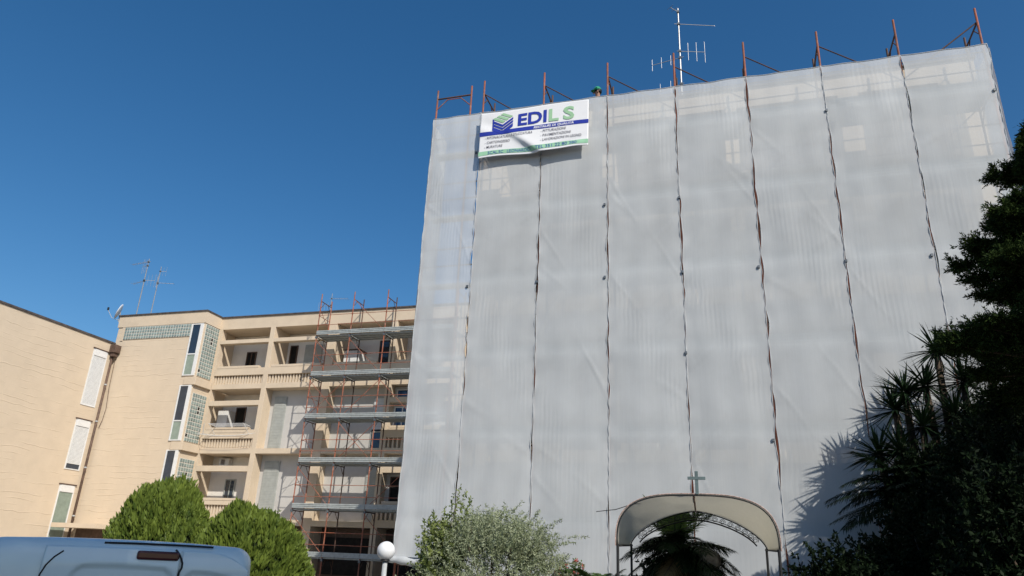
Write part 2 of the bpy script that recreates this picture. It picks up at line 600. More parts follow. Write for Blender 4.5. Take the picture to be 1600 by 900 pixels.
for fl in (4, 3, 2):
    loggia(-25.6, -22.65, fl, 18)
loggia(-22.38, -19.3, 4, 18, 0.1)
loggia(-18.8, -15.78, 4, 18, 0.6)
loggia(-15.48, -12.3, 4, 18)
loggia(-11.95, -8.8, 4, 18)
for fl in (3, 2):
    loggia(-15.48, -12.3, fl, 14)
    loggia(-11.95, -8.8, fl, 14)
# closed grey bays below the top storey
for (a, b) in ((-22.38, -19.3), (-18.8, -15.78)):
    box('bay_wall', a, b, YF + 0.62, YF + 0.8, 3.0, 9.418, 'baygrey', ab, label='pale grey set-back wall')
    for z in (6.19, 2.92):
        box('slab', a, b, YF - 0.014, YF + 0.618, z, z + 0.25, 'cream', ab)


def slatted(name, x0, x1, y, z0, z1, material, parent, pitch=0.075, axis='x'):
    mb = MB()
    z = z0
    while z < z1 - 0.01:
        zt = min(z + pitch * 0.86, z1)
        if axis == 'x':
            mb.box(x0, x1, y, y + 0.02, z, zt)
        else:
            mb.box(y, y + 0.02, x0, x1, z, zt)
        z += pitch
    o = mb.build(name, material, parent, kind='stuff')
    return o


def shutter(x0, x1, z0, z1, y, material, open_to=None):
    w_ = box('window', x0 - 0.05, x1 + 0.05, y - 0.03, y + 0.05, z0 - 0.04, z1 + 0.05, 'greyshutter', ab)
    slatted('shutter_slats', x0, x1, y - 0.055, (open_to or z0), z1, material, w_)
    if open_to:
        box('pane', x0, x1, y - 0.04, y - 0.032, z0, open_to, 'glass', w_)


yb = YF + 0.6
shutter(-22.1, -21.5, 6.55, 9.05, yb, 'greyshutter')
shutter(-22.1, -21.35, 3.3, 5.86, yb, 'greyshutter', 3.65)
shutter(-16.55, -15.95, 6.6, 8.9, yb, 'shutter', 7.4)
shutter(-16.55, -15.9, 3.3, 5.6, yb, 'greyshutter')


def window(x0, x1, z0, z1, y, glass, frame='whiteframe', mull=True, bars=1):
    fr = MB()
    t_ = 0.055
    fr.box(x0, x0 + t_, y - 0.05, y, z0, z1).box(x1 - t_, x1, y - 0.05, y, z0, z1)
    fr.box(x0 + t_, x1 - t_, y - 0.048, y, z1 - t_, z1).box(x0 + t_, x1 - t_, y - 0.048, y, z0, z0 + t_)
    if mull:
        xm = (x0 + x1) / 2
        fr.box(xm - 0.025, xm + 0.025, y - 0.046, y, z0 + t_, z1 - t_)
    o = fr.build('window', frame, ab)
    box('pane', x0 + t_, x1 - t_, y - 0.02, y - 0.012, z0 + t_, z1 - t_, glass, o)
    return o


yw = YB - 0.004
window(-24.85, -24.25, 9.75, 11.75, yw, 'dark', 'brown')
window(-23.05, -22.68, 9.75, 11.95, yw, 'dark', 'brown', False)
window(-22.2, -21.75, 9.75, 12.0, yw, 'dark', 'brown', False)
box('door', -21.3, -20.3, YB - 0.06, YB - 0.002, 9.7, 12.0, 'greyshutter', ab)
window(-17.0, -16.35, 9.75, 12.05, yw, 'glass', 'brown', False)
box('cabinet', -18.6, -17.75, YB - 0.7, YB - 0.05, 9.7, 11.4, 'whiteframe', ab, bevel=0.02, label='white balcony cabinet with dark top')
box('cabinet_top', -18.66, -17.69, YB - 0.76, YB - 0.02, 11.402, 11.45, 'brown', ab)
window(-24.9, -24.3, 6.5, 8.75, yw, 'dark', 'brown', False)
box('cabinet', -25.55, -24.95, YB - 0.6, YB - 0.03, 6.46, 8.5, 'whiteframe', ab, bevel=0.015, label='tall white balcony cabinet')
window(-24.8, -24.2, 3.3, 5.1, yw, 'glass', 'greyshutter', True)
ac = box('air_conditioner', -25.2, -24.6, YB - 0.32, YB - 0.02, 5.72, 6.1, 'whiteframe', ab, bevel=0.02, label='white air conditioner under loggia ceiling')
MB().lathe([(0.13, -0.012), (0.13, 0.0)], (0, 0, 0), 16)
fan = MB()
for q in range(7):
    fan.tube([(-24.95 + 0.035 * q - 0.1, YB - 0.33, 5.78), (-24.95 + 0.035 * q - 0.1, YB - 0.33, 6.04)], 0.008, 5)
fan.build('fan_grille', 'brown', ac)
# bay with painted blue reflections in the windows, next to the netting
for zt, zs in ((6.7, 9.40), (3.4, 6.17)):
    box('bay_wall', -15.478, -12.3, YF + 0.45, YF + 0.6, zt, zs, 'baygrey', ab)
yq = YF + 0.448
window(-15.35, -14.45, 8.72, 9.28, yq, 'blueglass', 'whiteframe', False)
window(-15.40, -14.55, 7.16, 8.44, yq, 'blueglass', 'whiteframe', True)
window(-15.25, -14.2, 3.9, 5.2, yq, 'dark', 'brown', True)
window(-16.46 + 0.01, -15.80, 6.45, 7.30, yb - 0.07, 'blueglass', 'greyshutter', False)
# ground storey: dark porch with beam and inner wall
box('porch_back_wall', -25.6, XR, YF + 1.0, YF + 1.2, G, 2.9, 'brown', ab)
for a, b in ((-22.38, -19.3), (-18.8, -15.78), (-15.48, -12.3)):
    box('porch_window', a + 0.3, b - 0.4, YF + 0.9, YF + 0.99, 0.9, 2.5, 'dark', ab)
# stair block
ys = 29.8
XA, XB = -31.3, -25.78
st = box('stair_block', XA, XB, ys + 0.02, YB - 0.003, G, 12.63, 'board', ab, label='board-marked cream stair block')
box('roof', XA - 0.06, XB + 0.02, ys - 0.02, YB + 8.1, 12.66, 13.28, 'cream', ab)
box('roof_edge', XA - 0.12, XB + 0.06, ys - 0.07, YF - 0.062, 13.282, 13.35, 'roofedge', ab)
box('side_pier', -31.0, -30.84, ys - 0.012, ys + 0.018, 11.9, 12.655, 'cream', ab)


def glass_blocks(x0, x1, z0, z1, plane, pos, n, k):
    """panel of square glass blocks set proud of pale mortar; plane 'y' faces the viewer, 'x' faces right"""
    mo, gb = MB(), MB()
    dx, dz = (x1 - x0) / n, (z1 - z0) / k
    g = 0.13
    if plane == 'y':
        mo.box(x0, x1, pos - 0.012, pos + 0.02, z0, z1)
    else:
        mo.box(pos - 0.02, pos + 0.012, x0, x1, z0, z1)
    p = mo.build('glass_block_panel', 'mortar', ab)
    for i in range(n):
        for j in range(k):
            if plane == 'x' and (i, j) in ((3, k - 4), (3, k - 5), (0, 1)):
                continue
            a, b = x0 + (i + g) * dx, x0 + (i + 1 - g) * dx
            c, d = z0 + (j + g) * dz, z0 + (j + 1 - g) * dz
            e = 0.3 * g * dx
            if plane == 'y':
                gb.add([(a, pos - 0.012, c), (b, pos - 0.012, c), (b, pos - 0.012, d), (a, pos - 0.012, d),
                        (a + e, pos - 0.035, c + e), (b - e, pos - 0.035, c + e), (b - e, pos - 0.035, d - e), (a + e, pos - 0.035, d - e)],
                       [(4, 5, 6, 7), (0, 1, 5, 4), (1, 2, 6, 5), (2, 3, 7, 6), (3, 0, 4, 7)])
            else:
                gb.add([(pos + 0.012, a, c), (pos + 0.012, b, c), (pos + 0.012, b, d), (pos + 0.012, a, d),
                        (pos + 0.035, a + e, c + e), (pos + 0.035, b - e, c + e), (pos + 0.035, b - e, d - e), (pos + 0.035, a + e, d - e)],
                       [(4, 5, 6, 7), (0, 1, 5, 4), (1, 2, 6, 5), (2, 3, 7, 6), (3, 0, 4, 7)])
    gb.build('glass_block', 'gblock', p, kind='stuff')
    if plane == 'x':
        for (i, j) in ((3, k - 4), (3, k - 5), (0, 1)):
            mm = MB().box(pos + 0.0125, pos + 0.016, x0 + (i + g) * dx, x0 + (i + 1 - g) * dx, z0 + (j + g) * dz, z0 + (j + 1 - g) * dz)
            mm.build('missing_block', 'dark', p, label='dark plate painted as the shaded hole of a missing glass block')  # near-black plate, the shade of the gap put into its colour


glass_blocks(-30.82, -26.58, 11.96, 12.64, 'y', ys, 26, 4)
for (z0, z1, zs) in ((9.88, 12.62, 11.0), (6.63, 9.03, 7.6), (3.4, 5.83, 4.4)):
    glass_blocks(ys + 0.1, YF - 0.06, z0, z1, 'x', XB + 0.012, 6, 14 if z1 > 12 else 12)
    # narrow casement with white frame at the corner
    zt = z1 if z1 > 12 else z1 + 0.36
    fr = MB()
    a, b = -26.54, -25.8
    fr.box(a, a + 0.07, ys - 0.04, ys + 0.018, z0, zt).box(b - 0.2, b - 0.03, ys - 0.045, ys + 0.018, z0, zt)
    fr.box(a + 0.07, b - 0.2, ys - 0.038, ys + 0.018, zs - 0.03, zs + 0.03)
    fr.box(a + 0.07, b - 0.2, ys - 0.036, ys + 0.018, zt - 0.05, zt).box(a + 0.07, b - 0.2, ys - 0.036, ys + 0.018, z0, z0 + 0.05)
    f_ = fr.build('corner_window', 'whiteframe', ab)
    box('pane', a + 0.07, b - 0.2, ys - 0.012, ys - 0.006, zs + 0.03, zt - 0.05, 'glass', f_)
    box('pane', a + 0.07, b - 0.2, ys - 0.012, ys - 0.006, z0 + 0.05, zs - 0.03, 'greenshutter', f_)
for z in (9.42, 6.2):
    box('stair_ledge', -26.35, XB + 0.14, ys - 0.06, YF - 0.03, z - 0.02, z + 0.38, 'cream', ab, bevel=0.01)
# entrance canopy low at the corner
box('entrance_canopy', -30.9, -28.3, ys - 1.5, ys + 0.01, 2.42, 2.62, 'cream', ab)
box('entrance_panel', -30.9, -28.4, ys - 0.01, ys + 0.016, G, 2.41, 'brown', ab)  # flat brown sheet on the wall below the canopy
# clothes rack hanging outside the storey-3 parapet
cr = thing('clothes_rack', 'white wire clothes drying rack hung outside the middle loggia parapet', 'drying rack', (-23.9, 30.8, 7.1))
for q in range(5):
    y = 30.98 - 0.14 * q
    rod('rack_wire', (-24.9, y, 7.52 + 0.01 * q), (-22.9, y, 7.52 + 0.01 * q), 0.009, 'whiteframe', cr, 5)
for x in (-24.9, -22.9):
    rod('rack_arm', (x, 30.97, 7.50), (x, 30.38, 7.56), 0.014, 'whiteframe', cr, 6)
    rod('rack_strut', (x, 30.97, 7.12), (x, 30.45, 7.54), 0.012, 'whiteframe', cr, 6)
cl = thing('wall_clothesline', 'thin sagging clothesline on metal arms beside the stairwell corner', 'clothesline', (-25.4, 30.9, 7.0))
for dz in (0, 0.14):
    pts = [(-25.6 + 3.3 * i / 12, 30.62 - dz, 7.12 - 0.12 * math.sin(math.pi * i / 12) - dz * 0.3) for i in range(13)]
    MB().tube(pts, 0.008, 5).build('line', 'whiteframe', cl)
for x, dz in ((-25.62, 0.35), (-25.35, 0.5)):
    MB().tube([(x, YF - 0.03, 7.15), (x + 0.05, 30.6, 7.1), (x + 0.1, 30.5, 7.1 + dz)], 0.014, 6).build('line_arm', 'postpaint', cl)

# ------------------------------------------------------------------ left wing
XW = -31.2
wg = thing('wing_building', 'plain cream wing with three white roller shutters and brown downpipe', 'building', (XW - 3, 24, G))
box('wall', XW - 9, XW, 8, ys + 0.015, G, 11.68, 'board', wg)
box('roof_edge', XW - 9, XW + 0.05, 7.9, ys - 0.08, 11.684, 11.78, 'roofedge', wg)
for (z0, z1, zo, ms) in ((8.25, 11.15, None, 'shutter'), (5.1, 7.54, 5.38, 'shutter'), (1.7, 4.38, None, 'greenshutter')):
    fr = MB()
    fr.box(XW - 0.05, XW + 0.03, 28.50, 28.56, z0, z1).box(XW - 0.05, XW + 0.03, 29.34, 29.40, z0, z1)
    fr.box(XW - 0.05, XW + 0.028, 28.56, 29.34, z0, z0 + 0.05)
    f_ = fr.build('window', 'whiteframe', wg)
    box('shutter_box', XW - 0.05, XW + 0.05, 28.57, 29.33, z1 - 0.34, z1, 'whiteframe', f_, bevel=0.01)
    if ms == 'shutter':
        slatted('shutter_slats', 28.56, 29.34, XW + 0.003, zo or z0 + 0.05, z1 - 0.35, ms, f_, 0.06, axis='y')
    else:
        mb = MB()
        for i in range(13):
            y = 28.57 + i * 0.059
            mb.box(XW + 0.004, XW + 0.024, y, y + 0.042, z0 + 0.05, z1 - 0.35)
        mb.build('shutter_slats', ms, f_, kind='stuff')
        box('lower_louvre', XW + 0.025, XW + 0.034, 28.58, 29.33, z0 + 0.05, 2.5, 'greenshutter', f_)
    box('pane', XW + 0.001, XW + 0.0026, 28.56, 29.34, z0 + 0.05, z1 - 0.34, 'glass', f_)
    box('lintel_drip', XW + 0.001, XW + 0.07, 28.45, 29.45, z1 + 0.003, z1 + 0.05, 'brown', f_)
dp = thing('downpipe', 'brown rainwater downpipe with square hopper in the corner of the wing', 'downpipe', (XW + 0.12, 29.68, G))
MB().box(XW + 0.02, XW + 0.42, 29.42, 29.78, 11.18, 11.60).build('hopper', 'brown', dp, bevel=0.02)
MB().box(XW + 0.08, XW + 0.34, 29.48, 29.74, 10.98, 11.178).build('hopper_neck', 'brown', dp, bevel=0.02)
MB().tube([(XW + 0.12, 29.62, 11.0), (XW + 0.12, 29.62, G)], 0.06, 10).build('pipe', 'brown', dp, smooth=True)
for z in (9.5, 7.6, 5.3, 3.0):
    MB().tube([(XW + 0.12, 29.62, z - 0.03), (XW + 0.12, 29.62, z + 0.03)], 0.075, 10).build('pipe_clip', 'postpaint', dp)
cb = MB().tube([(XW + 0.2, ys - 0.03, 10.9), (XW + 0.25, ys - 0.03, 9.4), (XW + 0.38, ys - 0.03, 8.3), (XW + 0.32, ys - 0.03, 7.7), (XW + 0.2, ys - 0.03, 7.3)], 0.014, 5)
cb.build('hanging_cable', 'brown', dp)
# satellite dish on the roof corner
dsh = thing('satellite_dish', 'pale satellite dish on a bent arm at the roof corner', 'satellite dish', (-31.45, 29.9, 12.6))
mb = MB()
dc = Vector((-31.42, 29.75, 13.55))
dn = Vector((-0.72, -0.62, 0.32)).normalized()
a = dn.orthogonal().normalized()
b = dn.cross(a)
rings = 6
vv, ff = [tuple(dc - dn * 0.0)], []
for i in range(1, rings + 1):
    rr = 0.42 * i / rings
    for k in range(24):
        an = 2 * math.pi * k / 24
        vv.append(tuple(dc + dn * (0.45 * rr * rr) + (a * math.cos(an) + b * math.sin(an)) * rr))
for k in range(24):
    ff.append((0, 1 + k, 1 + (k + 1) % 24))
for i in range(rings - 1):
    for k in range(24):
        p, q = 1 + i * 24 + k, 1 + i * 24 + (k + 1) % 24
        ff.append((p, p + 24, q + 24, q))
do = mb.add(vv, ff).build('reflector', 'dish', dsh, smooth=True)
sl = do.modifiers.new('thick', 'SOLIDIFY')
sl.thickness = 0.02
MB().tube([(-31.35, 29.95, 12.9), (-31.5, 29.85, 13.05), dc - dn * 0.03], 0.025, 8).build('mount', 'postpaint', dsh)
MB().tube([tuple(dc - b * 0.1 - Vector((0, 0, 0.38))), tuple(dc + dn * 0.35 - Vector((0, 0, 0.5))), tuple(dc + dn * 0.62 - Vector((0, 0, 0.18)))], 0.016, 6).build('feed_arm', 'postpaint', dsh)
MB().tube([tuple(dc + dn * 0.62 - Vector((0, 0, 0.2))), tuple(dc + dn * 0.62 + Vector((0, 0, -0.05)))], 0.05, 8).build('receiver', 'rubber', dsh)


# ------------------------------------------------------------------ antennas
def antenna(name, label, base, top, yagis, r=0.03):
    t = thing(name, label, 'antenna', base)
    MB().tube([base, (base[0], base[1], (base[2] + top) / 2), (base[0], base[1], top)], [r, r * 0.9, r * 0.7], 8).build('mast', 'antenna', t)
    for (z, dx, dy, n, h, vert) in yagis:
        p0 = Vector((base[0], base[1], z))
        d = Vector((dx, dy, 0))
        p1 = p0 + d
        bm_ = rod('boom', p0 - d * 0.12, p1, r * 0.36, 'postpaint', t, 6)
        perp = Vector((0, 0, 1)) if vert else Vector((-dy, dx, 0)).normalized()
        for i in range(n):
            c = p0 + d * ((i + 1) / n)
            hh = h * (0.75 + 0.25 * (i + 1) / n)
            MB().tube([c - perp * hh, c + perp * hh], max(0.006, r * 0.2), 5).build('element', 'antenna', bm_)
        box('clamp', p0.x - r * 1.4, p0.x + r * 1.4, p0.y - r * 1.4, p0.y + r * 1.4, z - r * 1.2, z + r * 1.2, 'coupler', t)
    return t


antenna('tv_antenna', 'tall roof mast with yagi aerials above the netted scaffold', (-1.02, 22, 14.15), 20.9,
        [(20.2, 1.25, 0.4, 1, 0.02, True), (19.0, 0.85, 0.25, 3, 0.45, True), (18.72, -1.0, 0.2, 3, 0.25, True), (17.6, -0.75, 0.3, 2, 0.35, True),
         (20.75, -0.25, -0.3, 2, 0.15, False)], 0.034)
antenna('tv_antenna', 'taller of the two thin aerials on the stairwell roof, with a panel aerial pointing left', (-33.6, 33, 13.2), 18.2,
        [(18.0, -1.4, 0.2, 7, 0.14, False), (17.75, -0.45, 0.1, 3, 0.5, True), (16.75, -1.1, 0.3, 4, 0.16, False), (16.8, 0.6, 0.2, 3, 0.42, True)], 0.035)
antenna('tv_antenna', 'shorter of the two thin aerials on the stairwell roof', (-32.55, 33, 13.2), 17.6,
        [(17.3, 0.35, 0.1, 2, 0.3, True), (16.55, 0.9, 0.3, 4, 0.14, False), (16.5, 0.3, -0.4, 4, 0.4, True)], 0.03)
antenna('tv_antenna', 'faint grid aerial on the roof behind the bare scaffold', (-21.2, 34, 13.2), 15.5,
        [(15.2, 0.9, 0.2, 6, 0.25, False), (14.8, -0.9, 0.2, 4, 0.3, True)], 0.025)


# ------------------------------------------------------------------ scaffold kit
def plank_mb(x0, x1, y0, y1, z):
    """pressed steel plank: top sheet, two folded sides and end hooks"""
    mb = MB()
    mb.box(x0 + 0.02, x1 - 0.02, y0 + 0.01, y1 - 0.01, z - 0.012, z)
    mb.box(x0 + 0.02, x1 - 0.02, y0 + 0.008, y0 + 0.022, z - 0.06, z - 0.0125)
    mb.box(x0 + 0.02, x1 - 0.02, y1 - 0.022, y1 - 0.008, z - 0.06, z - 0.0125)
    mb.box(x0 + 0.021, x0 + 0.05, y0 + 0.03, y1 - 0.03, z - 0.05, z - 0.013)
    mb.box(x1 - 0.05, x1 - 0.021, y0 + 0.03, y1 - 0.03, z - 0.05, z - 0.013)
    return mb


def toe_mb(x0, x1, y, z):
    """toe board with two raised ribs"""
    mb = MB()
    mb.box(x0 + 0.01, x1 - 0.01, y - 0.012, y + 0.012, z, z + 0.2)
    for q in (0.0, 0.075, 0.15):
        mb.box(x0 + 0.012, x1 - 0.012, y - 0.03, y - 0.0125, z + q, z + q + 0.045)
    return mb


def frame_top(t, x, y0, y1, z, dx=0):
    """transom and two knee braces of a portal frame between outer (y0) and inner (y1) pole"""
    rod('transom', (x, y0, z), (x, y1, z), 0.022, 'darktube', t)
    rod('knee_brace', (x, y0, z - 0.38), (x, y0 + 0.32, z - 0.02), 0.014, 'darktube', t, 6)
    rod('knee_brace', (x, y1, z - 0.38), (x, y1 - 0.32, z - 0.02), 0.014, 'darktube', t, 6)


# bare scaffold in front of the apartment building
sc = thing('scaffolding', 'bare rust-red tube scaffold with galvanised decks against the cream block', 'scaffolding', (-16, 30, G))
SX = [-19.1 + 1.8 * k for k in range(5)]
SY0, SY1 = 29.75, 30.72
LV = [1.62, 3.62, 5.62, 7.62, 9.63, 11.65]
for k, x in enumerate(SX):
    MB().tube([(x, SY0, G), (x, SY0, 13.78)], 0.027, 8).build('pole', 'rust', sc)
    MB().tube([(x, SY1, G), (x, SY1, 13.72)], 0.027, 8).build('pole', 'rust' if k == 0 else 'darktube', sc)  # inner poles take the darker tube colour as painted shade
    for z in LV + [13.5]:
        frame_top(sc, x, SY0, SY1, z - 0.1)
    for z in LV:
        box('coupler', x - 0.045, x + 0.045, SY0 - 0.05, SY0 + 0.045, z - 0.16, z - 0.06, 'coupler', sc)
        for dz in (0.5, 1.0):
            box('rail_pin', x - 0.018, x + 0.018, SY0 - 0.045, SY0 - 0.02, z + dz - 0.03, z + dz + 0.03, 'rust', sc)
pp = tp = rl = None
for i, z in enumerate(LV):
    for k in range(len(SX) - 1):
        for j in range(3):
            if pp is None:
                pp = plank_mb(SX[0], SX[1], SY0 + 0.02, SY0 + 0.335, LV[0]).build('deck_plank', 'zinc', sc)
            else:
                inst(pp, sc, (1.8 * k, 0.315 * j, z - LV[0]))
        if tp is None:
            tp = toe_mb(SX[0], SX[1], SY0 - 0.045, LV[0] + 0.01).build('toe_board', 'zinc', sc)
        else:
            inst(tp, sc, (1.8 * k, 0, z - LV[0]))
        for dz in (0.5, 1.0):
            if rl is None:
                rl = rod('guard_rail', (SX[0], SY0 - 0.035, LV[0] + 0.5), (SX[1], SY0 - 0.035, LV[0] + 0.5), 0.014, 'rust', sc, 6)
            else:
                inst(rl, sc, (1.8 * k, 0, z + dz - LV[0] - 0.5))
for (k0, k1, i) in ((0, 1, 4), (1, 0, 3), (0, 1, 3), (2, 1, 3), (1, 2, 2), (0, 1, 1), (2, 1, 2), (1, 2, 4), (1, 2, 5), (2, 3, 0), (0, 1, 0), (2, 3, 3), (3, 2, 1)):
    z0, z1 = LV[i] + 0.05, LV[i] + 1.75
    rod('diagonal_brace', (SX[k0], SY0 + 0.035, z1), (SX[k1], SY0 + 0.035, z0), 0.014, 'rust', sc, 6)
for i in range(6):
    rod('end_rail', (SX[0] - 0.02, SY0, LV[i] + 1.0), (SX[0] - 0.02, SY1, LV[i] + 1.0), 0.013, 'rust', sc, 6)
    rod('end_brace', (SX[0] + 0.02, SY0, LV[i] + 1.3), (SX[0] + 0.02, SY1, LV[i] + 0.5), 0.012, 'rust', sc, 6)

# ------------------------------------------------------------------ building inside the netting
wb = thing('wrapped_building', 'cream building hidden behind white scaffold netting, only faintly visible', 'building', (0, 20, G))
WX0, WX1, WY = -6.9, 6.5, 18.15
WT = 1.15
box('wall', WX0, WX1, WY + 1.2, 29.2, G, 12.62 + WT, 'greywall', wb)
box('roof', WX0, WX1, WY, 29.2, 12.62 + WT, 13.22 + WT, 'cream', wb)
box('roof_edge', WX0 - 0.05, WX1 + 0.05, WY - 0.06, 29.3, 13.222 + WT, 13.28 + WT, 'roofedge', wb)
wp = [(-6.9, -6.2), (-3.2, -2.85), (0.25, 0.6), (3.2, 3.7), (5.6, 6.5)]
for a, b in wp:
    box('pillar', a, b, WY - 0.02, WY + 1.2, G, 12.618 + WT, 'cream', wb)
for (a, b), (c, d) in zip(wp[:-1], wp[1:]):
    for z in (9.42 + WT, 6.19 + WT, 2.95 + WT):
        box('slab', b, c, WY - 0.01, WY + 1.198, z, z + 0.3, 'cream', wb)
        box('parapet', b, c, WY - 0.015, WY + 0.2, z + 0.6, z + 1.15, 'cream', wb)
        box('window', b + 0.5, c - 0.9, WY + 1.14, WY + 1.198, z + 0.32, z + 2.4, 'greywall', wb)

# ------------------------------------------------------------------ netted scaffold
ns = thing('scaffolding', 'tall scaffold under white netting, rusty pole ends standing above the net', 'scaffolding', (0, 17.2, G))
NX = [-6.35 + 1.8 * k for k in range(8)]
NY0, NY1 = 16.74, 17.72
NL = [0.55, 2.55, 4.55, 6.55, 8.55, 10.55, 12.55]
NT = 14.82
for k, x in enumerate(NX):
    MB().tube([(x, NY0, G), (x, NY0, NT + 0.02 * wob(k * 3.1))], 0.027, 8).build('pole', 'rust', ns)
    MB().tube([(x, NY1, G), (x, NY1, NT - 0.1)], 0.027, 8).build('pole', 'darktube', ns)
    for z in NL + [14.5]:
        frame_top(ns, x, NY0, NY1, z - 0.09)
    for z in NL[2:]:
        if random.random() < 0.4:
            continue
        o_ = 0.05 if k % 2 else -0.02
        box('coupler', x - 0.08 + o_, x - 0.03 + o_, NY0 - 0.13, NY0 + 0.03, z - 0.21, z - 0.15, 'coupler', ns)
for x in (-7.80, -6.74):
    MB().tube([(x, NY0, G), (x, NY0, 14.72)], 0.027, 8).build('pole', 'rust', ns)
rod('transom', (-7.80, NY0, 14.42), (-6.74, NY0, 14.42), 0.024, 'darktube', ns)
rod('knee_brace', (-7.80, NY0, 14.05), (-7.46, NY0, 14.38), 0.015, 'rust', ns, 6)
rod('knee_brace', (-6.74, NY0, 14.05), (-7.08, NY0, 14.38), 0.015, 'rust', ns, 6)
rod('knee_rail', (-7.46, NY0, 14.36), (-7.08, NY0, 14.36), 0.013, 'rust', ns, 6)
pp = tp = rl = None
XS_ = [(-7.8, -6.35)] + [(NX[k], NX[k + 1]) for k in range(7)]
for z in NL:
    for (xa, xb) in XS_[1:]:
        for j in range(3):
            if pp is None:
                pp = plank_mb(xa, xb, NY0 + 0.03, NY0 + 0.335, NL[0]).build('deck_plank', 'zinc', ns)
                p0x = xa
            else:
                inst(pp, ns, (xa - p0x, 0.315 * j, z - NL[0]))
        if tp is None:
            tp = toe_mb(xa, xb, NY0 + 0.05, NL[0] + 0.01).build('toe_board', 'zinc', ns)
        else:
            inst(tp, ns, (xa - p0x, 0, z - NL[0]))
        for dz in (0.5, 1.0):
            if rl is None:
                rl = rod('guard_rail', (xa, NY0 + 0.04, NL[0] + 0.5), (xb, NY0 + 0.04, NL[0] + 0.5), 0.018, 'darktube', ns, 6)
            else:
                inst(rl, ns, (xa - p0x, 0, z + dz - NL[0] - 0.5))
    plank_mb(-7.75, -6.42, NY0 + 0.03, NY0 + 0.335, z).build('deck_plank', 'zinc', ns)
    for dz in (0.5, 1.0):
        rod('guard_rail', (-7.8, NY0 + 0.04, z + dz), (-6.36, NY0 + 0.04, z + dz), 0.018, 'darktube', ns, 6)
for k in range(7):
    if k != 6:
        rod('diagonal_brace', (NX[k], NY0 + 0.03, 14.40), (NX[k + 1], NY0 + 0.03, 13.03), 0.016, 'darktube', ns, 6)
rod('diagonal_brace', (NX[7], NY0 + 0.03, 14.42), (NX[6], NY0 + 0.03, 13.05), 0.018, 'darktube', ns, 6)
for k in range(7):
    for i in range(6):
        if (k + i) % 2:
            rod('diagonal_brace', (NX[k], NY0 + 0.06, NL[i] + 0.1), (NX[k + 1], NY0 + 0.06, NL[i] + 1.8), 0.015, 'darktube', ns, 6)

# ------------------------------------------------------------------ the netting itself: one laced sheet per bay
NAMES = ['leftmost sheet of white scaffold netting, with the rolled bottom edge',
         'second sheet of white netting from the left, under the left half of the banner',
         'third sheet of white netting from the left, under the right half of the banner',
         'fourth sheet of white netting from the left, under the cap of the worker',
         'fifth sheet of white netting from the left, above the arched canopy and its cross',
         'sixth sheet of white netting from the left, the lower end in palm shadow',
         'seventh sheet of white netting from the left, behind the yucca crowns',
         'rightmost sheet of white netting, half hidden by the dark conifer']


def ties(seed, z0, z1):
    r = random.Random(seed)
    z, out = z0, [z0]
    while z < z1 - 0.5:
        z += r.uniform(0.45, 1.35)
        out.append(min(z, z1))
    if out[-1] < z1:
        out.append(z1)
    amp = [(0.0 if r.random() < 0.28 else r.uniform(0.012, 0.042)) for _ in out]
    return out, amp


def gap(tz, z):
    t, a = tz
    for i in range(len(t) - 1):
        if t[i] <= z <= t[i + 1]:
            s = (z - t[i]) / max(1e-4, t[i + 1] - t[i])
            return a[i] * math.sin(math.pi * s), min(s, 1 - s) * (t[i + 1] - t[i])
    return 0.0, 0.0


CREASE = []
_rc = random.Random(5)
for _i in range(8):
    CREASE.append([(_rc.uniform(2, 13.2), _rc.choice((0, 1)), _rc.choice((-1, 1)) * _rc.uniform(0.5, 2.2)) for _ in range(11)])


